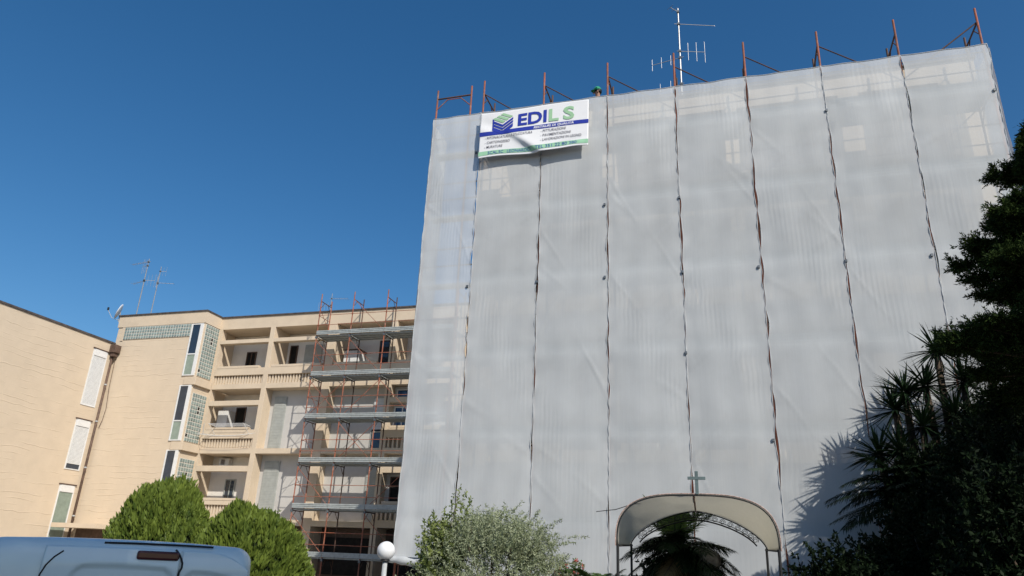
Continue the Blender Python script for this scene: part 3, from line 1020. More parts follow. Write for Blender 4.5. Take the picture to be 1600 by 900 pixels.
def net_sheet(i, xa, xb):
    zb = 1.72 if i == 0 else 0.25
    nz, nx = 170, 72
    tl, tr = ties(100 + i, zb, 13.68), ties(200 + i, zb, 13.68)
    rr = random.Random(i)
    ph = [rr.uniform(0, 6.28) for _ in range(12)]
    V = np.zeros((nz + 1, nx + 1, 3))
    for a_ in range(nz + 1):
        zz = zb + (13.68 - zb) * a_ / nz
        gl, dl = gap(tl, zz)
        gr, dr = gap(tr, zz)
        xl = xa - 0.002 + gl + 0.006 * wob(zz * 1.4, ph[0])
        xr = xb + 0.002 - gr + 0.006 * wob(zz * 1.3, ph[1])
        if i == 0:
            xl = xa - 0.03 + 0.02 * wob(zz * 0.9, 1.0) + 0.006 * math.sin(zz * 5)
        if i == 7:
            xr = xb + 0.05 + 0.04 * wob(zz * 1.1, 2.0) + 0.012 * math.sin(zz * 6.3)
        for b_ in range(nx + 1):
            u = b_ / nx
            x = xl + (xr - xl) * u
            e = min(u, 1 - u)
            env = min(1, e * 8)
            lift = (zz - zb) / (13.68 - zb)
            bil = -0.045 * math.sin(math.pi * u) * (0.6 + 0.5 * wob(zz * 0.55, ph[2]))
            # soft folds hanging from the ties, shallow crease at each deck level
            fold = 0.006 * math.sin(2 * math.pi * (2.6 * u + 0.25 * wob(zz * 0.5, ph[3])) + ph[4]) * env * (0.4 + 0.6 * abs(wob(zz * 0.37, ph[5])))
            fold += 0.0018 * math.sin(2 * math.pi * 17 * u + 1.5 * wob(zz * 0.8, ph[6])) * env * max(0, wob(zz * 0.6 + 2 * u, ph[7]))
            wl, wr = math.exp(-u * 14), math.exp(-(1 - u) * 14)
            pull = -0.05 * gl * 10 * wl * 0.4 - 0.05 * gr * 10 * wr * 0.4
            pull += 0.008 * (wl * math.sin(9 * zz + ph[8]) + wr * math.sin(8.3 * zz + ph[9]))
            dist = min(abs(zz - l - 0.02) for l in NL)
            crease = 0.011 * math.exp(-(dist / 0.16) ** 2) * env
            cr_ = 0.0
            for (t_, side_u, sl_) in CREASE[i]:
                du = u if side_u == 0 else 1 - u
                if du < 0.55:
                    off_ = zz - t_ + sl_ * du * 1.8
                    cr_ -= 0.012 * math.exp(-(off_ / 0.045) ** 2) * (1 - du / 0.55) * min(1, du * 12)
            y = 16.655 + bil + fold + pull + crease + cr_
            z = zz
            if lift > 0.97:
                z -= (0.03 * math.sin(math.pi * u) + 0.010 * math.sin(math.pi * u * 3 + ph[10]) * env) * (lift - 0.97) / 0.03
            if i == 0 and zz < 3.2:           # bunched folds above the roll
                k_ = (3.2 - zz) / 1.4
                y += -0.05 * k_ * math.sin(9 * u - 2.4 * zz) - 0.05 * k_
                x += 0.05 * k_ * (1 - u)
            V[a_, b_] = (x, y, z)
    idx = np.arange((nz + 1) * (nx + 1)).reshape(nz + 1, nx + 1)
    F = np.stack([idx[:-1, :-1], idx[:-1, 1:], idx[1:, 1:], idx[1:, :-1]], -1).reshape(-1, 4)
    o = npmesh('scaffold_net', V.reshape(-1, 3), F, 'net', loc=((xa + xb) / 2, 16.66, zb), smooth=True)
    tag(o, NAMES[i], 'netting', 'netting sheets on the tall scaffold')
    # bunched hems laced to the poles, and along the top
    for side in (0, nx):
        mb = MB()
        pts, rs = [], []
        for a_ in range(0, nz + 1, 1):
            p = V[a_, side]
            tz = tl if side == 0 else tr
            g_, d_ = gap(tz, p[2])
            pts.append((p[0] + (0.006 if side == 0 else -0.006), p[1] - 0.004 + 0.008 * math.sin(p[2] * 21 + ph[11]), p[2]))
            rs.append(0.004 + 0.009 * abs(math.sin(p[2] * 5.3 + ph[0])) * (0.4 + 0.6 * min(1, d_ * 3)))
        mb.tube(pts, rs, 6)
        mb.build('hem', 'hem', o, smooth=True)
    MB().tube([tuple(V[nz, b_] + np.array((0, 0, 0.004))) for b_ in range(0, nx + 1, 2)], 0.012, 6).build('top_hem', 'hem', o, smooth=True)
    return o, V


for i, (xa, xb) in enumerate(XS_):
    o, V = net_sheet(i, xa, xb)
    if i == 0:
        mb = MB()
        pts, rs = [], []
        for q in range(22):
            s = q / 21
            pts.append((-7.84 + 1.4 * s, 16.55 - 0.02 * wob(s * 9), 1.66 - 0.10 * s + 0.02 * wob(s * 6, 1)))
            rs.append(0.085 + 0.018 * wob(s * 11, 3))
        mb.tube(pts, rs, 12).build('rolled_edge', 'hem', o, smooth=True)

# narrow returns that close the two ends of the netted scaffold
for (x, lab) in ((6.36, 'narrow return of white netting closing the right end of the tall scaffold'),
                 (-7.86, 'narrow return of white netting closing the left end of the tall scaffold')):
    nz_, ny_ = 60, 10
    V = np.zeros((nz_ + 1, ny_ + 1, 3))
    for a_ in range(nz_ + 1):
        for b_ in range(ny_ + 1):
            zz = 1.75 + 11.85 * a_ / nz_
            V[a_, b_] = (x + 0.02 * wob(zz * 1.1 + b_, 1), 16.70 + 1.15 * b_ / ny_, zz)
    idx = np.arange((nz_ + 1) * (ny_ + 1)).reshape(nz_ + 1, ny_ + 1)
    F = np.stack([idx[:-1, :-1], idx[:-1, 1:], idx[1:, 1:], idx[1:, :-1]], -1).reshape(-1, 4)
    tag(npmesh('scaffold_net', V.reshape(-1, 3), F, 'net', loc=(x, 17.2, 1.75), smooth=True), lab, 'netting', 'netting sheets on the tall scaffold')

# low wall piece below the rolled net
lw = box('base_wall', -7.6, -6.4, 17.9, 18.1, G, 1.9, 'greywall', loc=(-7, 18, G))
tag(lw, 'short grey wall end under the rolled netting edge', 'wall')

# ------------------------------------------------------------------ banner
BX0, BX1, BZ0, BZ1 = -6.29, -3.22, 12.05, 13.50


def banner_pt(u, v, off=0.0):
    """u from the left, v from the top"""
    x = BX0 + (BX1 - BX0) * u
    z = BZ1 - (BZ1 - BZ0) * v
    y = 16.46
    # big diagonal fold from the logo down to the middle of the bottom edge
    d = Vector((0.36, 0.55)).normalized()
    p = Vector((u - 0.17, (v - 0.44) * 0.5))
    dd = Vector((0.33, 0.28)).normalized()
    along = p.dot(dd)
    s = p.x * dd.y - p.y * dd.x
    gr = min(1, max(0, along / 0.3))
    y -= 0.11 * gr / (1 + math.exp(-(s - 0.035) / 0.012)) * math.exp(-max(0, s - 0.04) / 0.16)
    # radiating creases from the upper corners, soft waves along the foot
    y -= 0.014 * math.sin(26 * (u * 0.6 - v * 0.5)) * math.exp(-((u - 0.02) ** 2 + (v - 0.35) ** 2) / 0.035)
    y -= 0.012 * math.sin(20 * (u + v * 1.1)) * math.exp(-((u - 0.88) ** 2 + (v - 0.95) ** 2) / 0.03)
    y -= 0.02 * v * v * math.sin(u * 7 + 1)
    z += 0.02 * math.sin(u * 9) * v * v - 0.018 * math.sin(math.pi * u * 2) * (1 - v)
    return (x, y - off, z)


def banner_patch(uv_quad, nu, nv, material, off, name, parent):
    """uv_quad: 4 corners (u,v) counter-clockwise from top-left: TL, BL, BR, TR"""
    TL, BL, BR, TR = [Vector(q) for q in uv_quad]
    vv, ff = [], []
    for j in range(nv + 1):
        for i in range(nu + 1):
            s, t_ = i / nu, j / nv
            q = (TL * (1 - s) + TR * s) * (1 - t_) + (BL * (1 - s) + BR * s) * t_
            vv.append(banner_pt(q.x, q.y, off))
    for j in range(nv):
        for i in range(nu):
            k = j * (nu + 1) + i
            ff.append((k, k + nu + 1, k + nu + 2, k + 1))
    return MB().add(vv, ff).build(name, material, parent, smooth=True)


bn = thing('advertising_banner', 'white vinyl banner with blue and green EDILS lettering tied to the net top', 'banner', (-4.75, 16.46, 12.05))
sheet = banner_patch([(0, 0), (0, 1), (1, 1), (1, 0)], 110, 60, 'banner', 0, 'sheet', bn)
so = sheet.modifiers.new('thick', 'SOLIDIFY')
so.thickness = 0.004
banner_patch([(0, .43), (0, .52), (1, .515), (1, .43)], 90, 6, 'bnavy', 0.006, 'blue_band', bn)
banner_patch([(0, .865), (0, .955), (1, .955), (1, .865)], 90, 6, 'bstrip', 0.006, 'green_band', bn)
# logo: stacked blue chevrons with a green striped lid
cx, hw = 0.215, 0.098
for (v0, th, mt) in ((.20, .0, None), (.215, .05, 'bnavy'), (.285, .05, 'bnavy'), (.355, .085, 'bnavy')):
    if mt:
        banner_patch([(cx - hw, v0 - .03), (cx - hw, v0 + th - .03), (cx, v0 + th + .085), (cx, v0 + .085)], 10, 4, mt, 0.009, 'logo_chevron', bn)
        banner_patch([(cx, v0 + .085), (cx, v0 + th + .085), (cx + hw, v0 + th - .06), (cx + hw, v0 - .06)], 10, 4, mt, 0.009, 'logo_chevron', bn)
banner_patch([(cx - hw, .15), (cx - hw, .40), (cx - hw + .014, .415), (cx - hw + .014, .165)], 2, 10, 'bnavy', 0.0085, 'logo_edge', bn)
for q in range(3):
    f0, f1 = q * 0.36, q * 0.36 + 0.26
    A, B, C, D = Vector((cx - hw, .155)), Vector((cx, .26)), Vector((cx + hw, .125)), Vector((cx + .005, .035))
    banner_patch([tuple(A.lerp(D, f0)), tuple(B.lerp(C, f0)), tuple(B.lerp(C, f1)), tuple(A.lerp(D, f1))], 4, 8, 'bgreen', 0.009, 'logo_stripe', bn)


def banner_text(txt, u0, u1, v0, v1, material, name, shear=0.0, bold=0.0, keep=False):
    cu = bpy.data.curves.new('t', 'FONT')
    cu.body = txt
    cu.shear = shear
    cu.offset = bold
    cu.resolution_u = 3
    ob = bpy.data.objects.new('t', cu)
    COL.objects.link(ob)
    dg = bpy.context.evaluated_depsgraph_get()
    me = bpy.data.meshes.new_from_object(ob.evaluated_get(dg))
    bpy.data.objects.remove(ob, do_unlink=True)
    bm = bmesh.new()
    bm.from_mesh(me)
    bmesh.ops.triangulate(bm, faces=bm.faces[:])
    for _ in range(2):
        lim = 0.22
        es = [e for e in bm.edges if e.calc_length() > lim]
        if es:
            bmesh.ops.subdivide_edges(bm, edges=es, cuts=1, use_grid_fill=False)
            bmesh.ops.triangulate(bm, faces=bm.faces[:])
    xs = [v.co.x for v in bm.verts]
    ys_ = [v.co.y for v in bm.verts]
    x0, x1, y0, y1 = min(xs), max(xs), min(ys_), max(ys_)
    mb = MB()
    bm.verts.index_update()
    vv = [banner_pt(u0 + (v.co.x - x0) / (x1 - x0) * (u1 - u0), v1 - (v.co.y - y0) / (y1 - y0) * (v1 - v0), 0.012) for v in bm.verts]
    ff = [tuple(v.index for v in f.verts) for f in bm.faces]
    bm.free()
    o = mb.add(vv, ff).build(name, material, bn)
    return o


banner_text('EDI', .36, .625, .115, .385, 'bnavy', 'lettering', 0, 0.03)
banner_text('L', .645, .735, .115, .385, 'bgreen', 'lettering', 0, 0.03)
banner_text('S', .775, .875, .105, .39, 'bgreen', 'lettering', 0, 0.03)
banner_text('RESTAURI DI QUALITÀ', .51, .87, .437, .51, 'bwhite', 'lettering', 0.2, 0.018)
banner_text('- INTONACATURA E STUCCATURA', .055, .50, .545, .60, 'bgrey', 'lettering', 0.15, 0.006)
banner_text('- CARTONGESSO', .055, .29, .65, .705, 'bgrey', 'lettering', 0.15, 0.006)
banner_text('- MURATURE', .055, .225, .75, .805, 'bgrey', 'lettering', 0.15, 0.006)
banner_text('- PITTURAZIONI', .575, .80, .545, .60, 'bgrey', 'lettering', 0.1, 0.006)
banner_text('- PAVIMENTAZIONI', .575, .845, .64, .695, 'bgrey', 'lettering', 0.1, 0.006)
banner_text('- LAVORAZIONI IN LEGNO', .575, .94, .735, .79, 'bgrey', 'lettering', 0.1, 0.006)
banner_text('SCAL.SC', .09, .235, .88, .945, 'bnavy', 'lettering', 0.0, 0.0)
banner_text('LEONARDO', .27, .485, .88, .945, 'bnavy', 'lettering', 0.0, 0.0)
banner_text('TEL 351 22 80 380', .53, .90, .88, .945, 'bnavy', 'lettering', 0.0, 0.0)


# ------------------------------------------------------------------ worker on the top deck
def skin_mesh(name, pts, edges, radii, material, parent, root=0, sub=2):
    base = Vector(ORIG[parent.name])
    me = bpy.data.meshes.new(name)
    me.from_pydata([Vector(p) - base for p in pts], edges, [])
    o = bpy.data.objects.new(name, me)
    COL.objects.link(o)
    o.parent = parent
    ORIG[o.name] = tuple(base)
    sk = o.modifiers.new('skin', 'SKIN')
    sk.use_smooth_shade = True
    for i, r in enumerate(radii):
        rr = r if isinstance(r, tuple) else (r, r)
        me.skin_vertices[0].data[i].radius = rr
        me.skin_vertices[0].data[i].use_root = (i == root)
    ss = o.modifiers.new('sub', 'SUBSURF')
    ss.levels = sub
    ss.render_levels = sub
    me.materials.append(MT[material])
    return o


wk = thing('person', 'worker in a green cap looking over the top edge of the netting', 'person', (-3.1, 17.25, 12.56))
wx, wy, wz = -3.1, 17.25, 12.56
P = lambda x, y, z: (wx + x, wy + y, wz + z)
pts = [P(0, 0, .95), P(0, 0, 1.15), P(0, 0, 1.38), P(0, 0, 1.5), P(-.01, -.01, 1.58), P(-.02, -.02, 1.68), P(-.02, -.02, 1.79),
       P(-.19, 0, 1.42), P(-.27, -.06, 1.15), P(-.22, -.28, 1.06), P(-.2, -.36, 1.05),
       P(.19, 0, 1.42), P(.27, -.06, 1.15), P(.22, -.28, 1.06), P(.2, -.36, 1.05),
       P(-.1, 0, .88), P(-.11, -.02, .48), P(-.11, .02, .07), P(-.13, -.16, .035),
       P(.1, 0, .88), P(.11, .02, .48), P(.11, .04, .07), P(.13, -.14, .035)]
ed = [(0, 1), (1, 2), (2, 3), (3, 4), (4, 5), (5, 6), (2, 7), (7, 8), (8, 9), (9, 10), (2, 11), (11, 12), (12, 13), (13, 14),
      (0, 15), (15, 16), (16, 17), (17, 18), (0, 19), (19, 20), (20, 21), (21, 22)]
ra = [(.16, .11), (.15, .1), (.17, .11), (.06, .06), (.065, .07), (.085, .1), (.06, .08), .065, .048, .035, .035, .065, .048, .035, .035,
      .09, .065, .045, .035, .09, .065, .045, .035]
n0 = len(pts)
for sx, base_i in ((-1, 10), (1, 14)):
    bp_ = Vector(pts[base_i])
    for f_i, (dx, ln) in enumerate(((-.036, .07), (-.013, .085), (.011, .08), (.034, .062))):
        a_ = len(pts)
        pts += [tuple(bp_ + Vector((dx, -.05, .0))), tuple(bp_ + Vector((dx, -.05 - ln * .5, .012))), tuple(bp_ + Vector((dx, -.05 - ln * .8, -.03)))]
        ed += [(base_i, a_), (a_, a_ + 1), (a_ + 1, a_ + 2)]
        ra += [.011, .009, .008]
    a_ = len(pts)
    pts += [tuple(bp_ + Vector((-sx * .05, -.015, -.01))), tuple(bp_ + Vector((-sx * .07, -.05, -.02)))]
    ed += [(base_i, a_), (a_, a_ + 1)]
    ra += [.012, .01]
skin_mesh('body', pts, ed, ra, 'skin', wk)
skin_mesh('shirt', [P(0, 0, .9), P(0, 0, 1.15), P(0, 0, 1.39), P(0, 0, 1.49), P(-.2, 0, 1.42), P(-.28, -.06, 1.15), P(-.24, -.2, 1.09), P(.2, 0, 1.42), P(.28, -.06, 1.15), P(.24, -.2, 1.09)],
          [(0, 1), (1, 2), (2, 3), (2, 4), (4, 5), (5, 6), (2, 7), (7, 8), (8, 9)],
          [(.18, .13), (.17, .12), (.185, .125), (.075, .075), .08, .062, .05, .08, .062, .05], 'shirt', wk)
skin_mesh('trousers', [P(0, 0, 1.0), P(0, 0, .9), P(-.1, 0, .86), P(-.11, -.02, .48), P(-.11, .02, .1), P(.1, 0, .86), P(.11, .02, .48), P(.11, .04, .1)],
          [(0, 1), (1, 2), (2, 3), (3, 4), (1, 5), (5, 6), (6, 7)], [(.175, .125), (.18, .13), .1, .08, .07, .1, .08, .07], 'trousers', wk)
for sx in (-1, 1):
    skin_mesh('boot', [P(sx * .11, .05, .06), P(sx * .12, -.06, .045), P(sx * .13, -.19, .04)], [(0, 1), (1, 2)], [.06, .055, .045], 'boots', wk, sub=1)
hc = Vector(P(-.02, -.02, 1.72))
look = Vector((-0.93, -0.30, -0.2)).normalized()
cap = MB()
prof = [(.107, 0.02), (.112, .05), (.103, .09), (.08, .122), (.045, .142), (.01, .148)]
cap.lathe(prof, tuple(hc), 18)
co = cap.build('cap', 'capgreen', wk, smooth=True)
vz = MB()
side = look.cross(Vector((0, 0, 1))).normalized()
lk = Vector((look.x, look.y, 0)).normalized()
vv = []
for q in range(9):
    an = math.pi * (q / 8 - 0.5)
    for rr_ in (0.09, 0.185):
        e_ = side * math.sin(an) * (0.098) + lk * (math.cos(an) * (rr_ if rr_ > 0.1 else 0.08))
        vv.append(tuple(hc + e_ + Vector((0, 0, 0.035 - (0.03 if rr_ > 0.1 else 0)))))
ff = [(2 * q, 2 * q + 1, 2 * q + 3, 2 * q + 2) for q in range(8)]
vo = vz.add(vv, ff).build('visor', 'capgreen', co)
vo.modifiers.new('t', 'SOLIDIFY').thickness = 0.008
# face: nose, ears, eyes, mouth, hair
fc = hc + Vector((0, 0, -0.06))
MB().tube([tuple(fc + lk * 0.085 + Vector((0, 0, .03))), tuple(fc + lk * 0.115 + Vector((0, 0, -.02)))], [.012, .018], 8).build('nose', 'skin', wk, smooth=True)
for sg in (-1, 1):
    MB().lathe([(.004, -.03), (.02, -.015), (.022, .01), (.008, .032)], tuple(fc + side * sg * .092), 10).build('ear', 'skin', wk, smooth=True)
    MB().lathe([(.003, -.011), (.011, -.004), (.011, .004), (.003, .011)], tuple(fc + lk * .085 + side * sg * .034 + Vector((0, 0, .025))), 10).build('eye', 'dark', wk, smooth=True)
MB().tube([tuple(fc + lk * .09 - side * .025 + Vector((0, 0, -.055))), tuple(fc + lk * .098 + Vector((0, 0, -.057))), tuple(fc + lk * .09 + side * .025 + Vector((0, 0, -.055)))], .006, 6).build('mouth', 'redlens', wk)
MB().lathe([(.09, -.06), (.102, -.03), (.106, .03), (.09, .05)], tuple(hc - lk * .022), 16).build('hair', 'rubber', wk, smooth=True)


# ------------------------------------------------------------------ foliage kit
def unit(v):
    return v / np.maximum(1e-9, np.linalg.norm(v, axis=-1, keepdims=True))


def leaf_quads(P0, D, Sd, L, W, bend=0.0):
    """lozenge leaves: base P0, direction D, side Sd, length L, half width W -> verts, faces (2 tris as one kite quad)"""
    n = len(P0)
    L = np.asarray(L).reshape(-1, 1) * np.ones((n, 1))
    W = np.asarray(W).reshape(-1, 1) * np.ones((n, 1))
    mid = P0 + D * L * 0.5
    V = np.stack([P0, mid + Sd * W, P0 + D * L, mid - Sd * W], 1)
    F = np.arange(4 * n).reshape(n, 4)
    return V.reshape(-1, 3), F


def blade(P0, D, U, L, W, droop, seg=4, fold=0.25):
    """sword leaves with a folded midrib, drooping towards the tip. Arrays of n leaves"""
    n = len(P0)
    Sd = unit(np.cross(D, U))
    Nn = unit(np.cross(Sd, D))
    Vs = []
    for i in range(seg + 1):
        s = i / seg
        wd = W * (math.sin(math.pi * min(1, 0.18 + 0.82 * s)) if s < 1 else 0.02)
        wd = W * max(0.03, (1 - s ** 2.2) * (0.65 + 0.7 * s if s < 0.5 else 1))
        c = P0 + D * (L * s)[:, None] + np.array([0, 0, -1.0]) * (droop * L * s * s)[:, None]
        wcol = np.asarray(wd).reshape(-1, 1) if np.ndim(wd) else wd
        Vs += [c + Sd * wcol + Nn * wcol * fold, c, c - Sd * wcol + Nn * wcol * fold]
    V = np.stack(Vs, 1)
    k = 3 * (seg + 1)
    F = []
    for i in range(seg):
        a = 3 * i
        F += [(a, a + 1, a + 4, a + 3), (a + 1, a + 2, a + 5, a + 4)]
    F = np.array(F)
    F = (F[None] + (np.arange(n) * k)[:, None, None]).reshape(-1, 4)
    return V.reshape(-1, 3), F, k


def lump(d, seed, n=14, amp=0.16, sharp=14.0):
    """uneven radius over directions d (n,3)"""
    r = np.random.default_rng(seed)
    c = unit(r.normal(size=(n, 3)))
    a = r.uniform(-0.6, 1.0, n)
    out = np.ones(len(d))
    for i in range(n):
        out += amp * a[i] * np.exp(-sharp * 0.5 * (1 - d @ c[i]))
    return out


def shoots(r, starts, dirs, lens, per, leaf_l, leaf_w, droop=0.12, spread=0.8):
    """leaves set along arching shoots -> verts, faces, tint"""
    n = len(starts)
    s = r.uniform(0.1, 1.0, (n, per))
    arch = starts[:, None] + dirs[:, None] * (lens[:, None] * s)[..., None]
    arch = arch + np.array([0, 0, -1.0]) * (droop * lens[:, None] * s ** 2)[..., None]
    p = arch.reshape(-1, 3)
    dd = np.repeat(dirs, per, 0)
    D = unit(dd * 0.7 + r.normal(size=p.shape) * spread)
    Sd = unit(np.cross(D, r.normal(size=p.shape)))
    L = leaf_l * r.uniform(0.6, 1.2, len(p))
    V, F = leaf_quads(p, D, Sd, L, leaf_w * r.uniform(0.7, 1.2, len(p)))
    tint = np.clip(np.repeat(r.uniform(0.0, 1, n), per) * 0.6 + r.uniform(0, 0.4, len(p)), 0, 1)
    return V, F, np.repeat(tint, 4)


# ------------------------------------------------------------------ arborvitae shrubs behind the van
def thuja(label, base, rx, ry, top, seed, count, point=1.0):
    t = thing('arborvitae_shrub', label, 'shrub', base, 'clipped arborvitae shrubs behind the van')
    r = np.random.default_rng(seed)
    h = top - base[2]
    cz = base[2] + h * 0.42
    # solid core, coloured dark for the shade between tufts; hides the sky behind
    core = bmesh.new()
    bmesh.ops.create_icosphere(core, subdivisions=4, radius=1)
    cv = np.array([v.co[:] for v in core.verts])
    cf = [tuple(v.index for v in f.verts) for f in core.faces]
    core.free()

    def shape(d, scale):
        lm = lump(d, seed + 5, 26, 0.13, 55)
        up = np.clip(d[:, 2], 0, 1)
        zz = np.where(d[:, 2] > 0, h * 0.58 * d[:, 2] * (1 + 0.0 * up), h * 0.42 * d[:, 2])
        tap = np.where(d[:, 2] > 0, 1 - 0.14 * point * up, 1)
        return np.stack([base[0] + d[:, 0] * rx * lm * tap * scale, base[1] + d[:, 1] * ry * lm * tap * scale,
                         cz + zz * lm * scale], 1)
    npmesh('shade_core', shape(cv, 0.83), np.array(cf), 'thujaheart', t, smooth=True)
    d = unit(r.normal(size=(count, 3)))
    d[:, 2] = np.where(d[:, 2] < -0.75, -d[:, 2], d[:, 2])
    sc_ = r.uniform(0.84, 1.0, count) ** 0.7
    # upright sprays gathered in tufts
    nt_ = count // 26
    tuft = unit(r.normal(size=(nt_, 3)))
    tuft[:, 2] = np.where(tuft[:, 2] < -0.75, -tuft[:, 2], tuft[:, 2])
    which = r.integers(0, nt_, count)
    d = unit(tuft[which] + r.normal(size=(count, 3)) * 0.045)
    tc = r.uniform(0, 1, nt_)[which]
    high = r.uniform(-0.07, 0.055, nt_)[which]
    p = shape(d, 1.0)
    ctr = np.array([base[0], base[1], cz])
    p = ctr + (p - ctr) * (sc_ + high)[:, None]
    out = unit((p - ctr) * np.array([1, 1, 0.6]))
    D = unit(out * 0.5 + np.array([0, 0, 1.0]) * r.uniform(0.55, 1.2, (count, 1)) + r.normal(size=(count, 3)) * 0.22)
    Sd = unit(np.cross(D, r.normal(size=(count, 3))))
    Nn = np.cross(Sd, D)
    L = r.uniform(0.08, 0.20, count)
    W = L * r.uniform(0.12, 0.22, count)
    V1, F1 = leaf_quads(p - D * (L * 0.4)[:, None], D, Sd, L, W)
    V2, F2 = leaf_quads(p - D * (L * 0.4)[:, None], unit(D + Nn * 0.25), Nn, L * 0.8, W * 0.8)
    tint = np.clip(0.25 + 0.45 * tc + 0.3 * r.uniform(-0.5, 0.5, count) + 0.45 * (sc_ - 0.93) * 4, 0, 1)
    V = np.concatenate([V1, V2])
    F = np.concatenate([F1, F2 + len(V1)])
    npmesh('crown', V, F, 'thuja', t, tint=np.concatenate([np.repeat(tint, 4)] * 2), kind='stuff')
    k_ = 90
    dd = unit(r.normal(size=(k_, 3)) * np.array([1, 1, .7]) + np.array([0, 0, .55]))
    ps = shape(dd, 0.97)
    Vs, Fs, ts = shoots(r, ps, unit(dd * .4 + np.array([0, 0, 1.0]) + r.normal(size=dd.shape) * .18), r.uniform(.10, .26, k_), 22, 0.06, 0.010, 0.0, 0.45)
    npmesh('stray_shoots', Vs, Fs, 'thuja', t, tint=ts, kind='stuff')
    MB().tube([(base[0], base[1], base[2]), (base[0] + .03, base[1], base[2] + h * .5)], [.07, .04], 8).build('trunk', 'bark', t)
    return t


thuja('bright green dome-shaped arborvitae, taller one on the left behind the van', (-11.5, 13.3, G), 1.17, 1.1, 2.96, 3, 28000, 1.2)
thuja('bright green rounded arborvitae, broader one right of the van roof', (-9.12, 13.0, G), 1.26, 1.15, 2.38, 4, 30000, 0.4)
thuja('small pointed arborvitae squeezed between the two larger green shrubs', (-10.3, 12.5, G), 0.55, 0.5, 2.36, 5, 9000, 2.5)


# ------------------------------------------------------------------ loose leafy shrubs
def branchy(t, base, tips, r0, bark='bark', seed=1, name='branch'):
    rr = random.Random(seed)
    for tip in tips:
        b = Vector(base) + Vector((rr.uniform(-.1, .1), rr.uniform(-.1, .1), 0))
        tip = Vector(tip)
        m1 = b.lerp(tip, 0.35) + Vector((rr.uniform(-.1, .1), rr.uniform(-.1, .1), 0.15))
        m2 = b.lerp(tip, 0.7) + Vector((rr.uniform(-.08, .08), rr.uniform(-.08, .08), 0.1))
        MB().tube([b, m1, m2, tip], [r0, r0 * .7, r0 * .45, r0 * .15], 6).build(name, bark, t, smooth=True)


def crown_starts(r, n, c, rad, seed, zmin=-0.4, shell=0.55):
    d = unit(r.normal(size=(n, 3)))
    d[:, 2] = np.where(d[:, 2] < zmin, -d[:, 2], d[:, 2])
    q = r.uniform(shell, 1.0, n) * lump(d, seed, 18, 0.16, 26)
    return np.array(c) + d * np.array(rad) * q[:, None], d


ol = thing('olive_shrub', 'loose grey-green olive shrub with feathery outline in front of the netting', 'shrub', (-4.1, 12.6, G))
r = np.random.default_rng(21)
st_, d_ = crown_starts(r, 2300, (-4.08, 12.6, 1.40), (1.20, 0.9, 0.98), 31, -0.5, 0.45)
dirs = unit(d_ * 0.8 + np.array([0, 0, 0.55]) + r.normal(size=d_.shape) * 0.35)
V, F, ti = shoots(r, st_, dirs, r.uniform(0.18, 0.42, len(st_)), 26, 0.062, 0.0075, 0.15, 0.75)
npmesh('crown', V, F, 'olive', ol, tint=ti, kind='stuff')
# long whips beyond the outline
wh = [(-3.2, 12.5, 1.9), (-3.1, 12.5, 2.05), (-3.3, 12.4, 2.15), (-3.5, 12.5, 2.2), (-3.9, 12.5, 2.3), (-4.4, 12.5, 2.25), (-3.0, 12.6, 1.7), (-3.1, 12.4, 1.5)]
wd = unit(np.array([(1, 0, .35), (1, 0, .22), (.8, 0, .5), (.6, 0, .9), (.5, 0, .6), (-.5, 0, .8), (1, 0, .1), (.9, 0, -.05)], float))
V, F, ti = shoots(r, np.array(wh), wd, np.array([.62, .7, .55, .45, .55, .5, .5, .4]), 120, 0.055, 0.007, 0.1, 0.8)
npmesh('whip_leaves', V, F, 'olive', ol, tint=ti, kind='stuff')
branchy(ol, (-4.1, 12.6, G), [(-4.9, 12.4, 2.0), (-4.5, 12.6, 2.25), (-4.1, 12.4, 2.3), (-3.7, 12.6, 2.2), (-3.2, 12.5, 1.95), (-3.0, 12.6, 1.7), (-5.0, 12.5, 1.5), (-3.6, 12.1, 1.9), (-4.3, 12.0, 1.9)], .035, seed=3)

lm_ = thing('leafy_climber', 'yellow-green leafy climber with tall upright shoots left of the olive shrub', 'climber', (-5.2, 12.3, G))
st_, d_ = crown_starts(r, 380, (-4.86, 12.2, 1.35), (0.33, 0.36, 0.85), 41, -0.8, 0.4)
V, F, ti = shoots(r, st_, unit(d_ + np.array([0, 0, .7]) + r.normal(size=d_.shape) * .4), r.uniform(.12, .3, len(st_)), 16, 0.07, 0.018, 0.1, 0.9)
npmesh('crown', V, F, 'lime', lm_, tint=ti, kind='stuff')
up = np.array([(-4.75, 12.2, 2.0), (-4.68, 12.2, 2.1), (-4.62, 12.2, 2.1), (-4.55, 12.2, 2.1), (-4.85, 12.2, 1.9), (-5.1, 12.2, 1.9), (-5.2, 12.2, 1.75), (-5.0, 12.2, 1.95)])
ud = unit(np.array([(.05, 0, 1), (.12, 0, 1), (.2, 0, 1), (.3, 0, 1), (0, 0, 1), (-.05, 0, 1), (0, 0, 1), (-.1, 0, 1)], float))
V, F, ti = shoots(r, up, ud, np.array([.75, .8, .72, .6, .6, .45, .55, .5]), 70, 0.065, 0.015, 0.0, 0.9)
npmesh('upright_shoots', V, F, 'lime', lm_, tint=ti, kind='stuff')
branchy(lm_, (-5.1, 12.3, G), [(-4.7, 12.2, 2.75), (-4.62, 12.2, 2.8), (-5.1, 12.2, 2.2), (-5.2, 12.2, 2.2), (-4.9, 12.2, 2.4)], .014, seed=5)

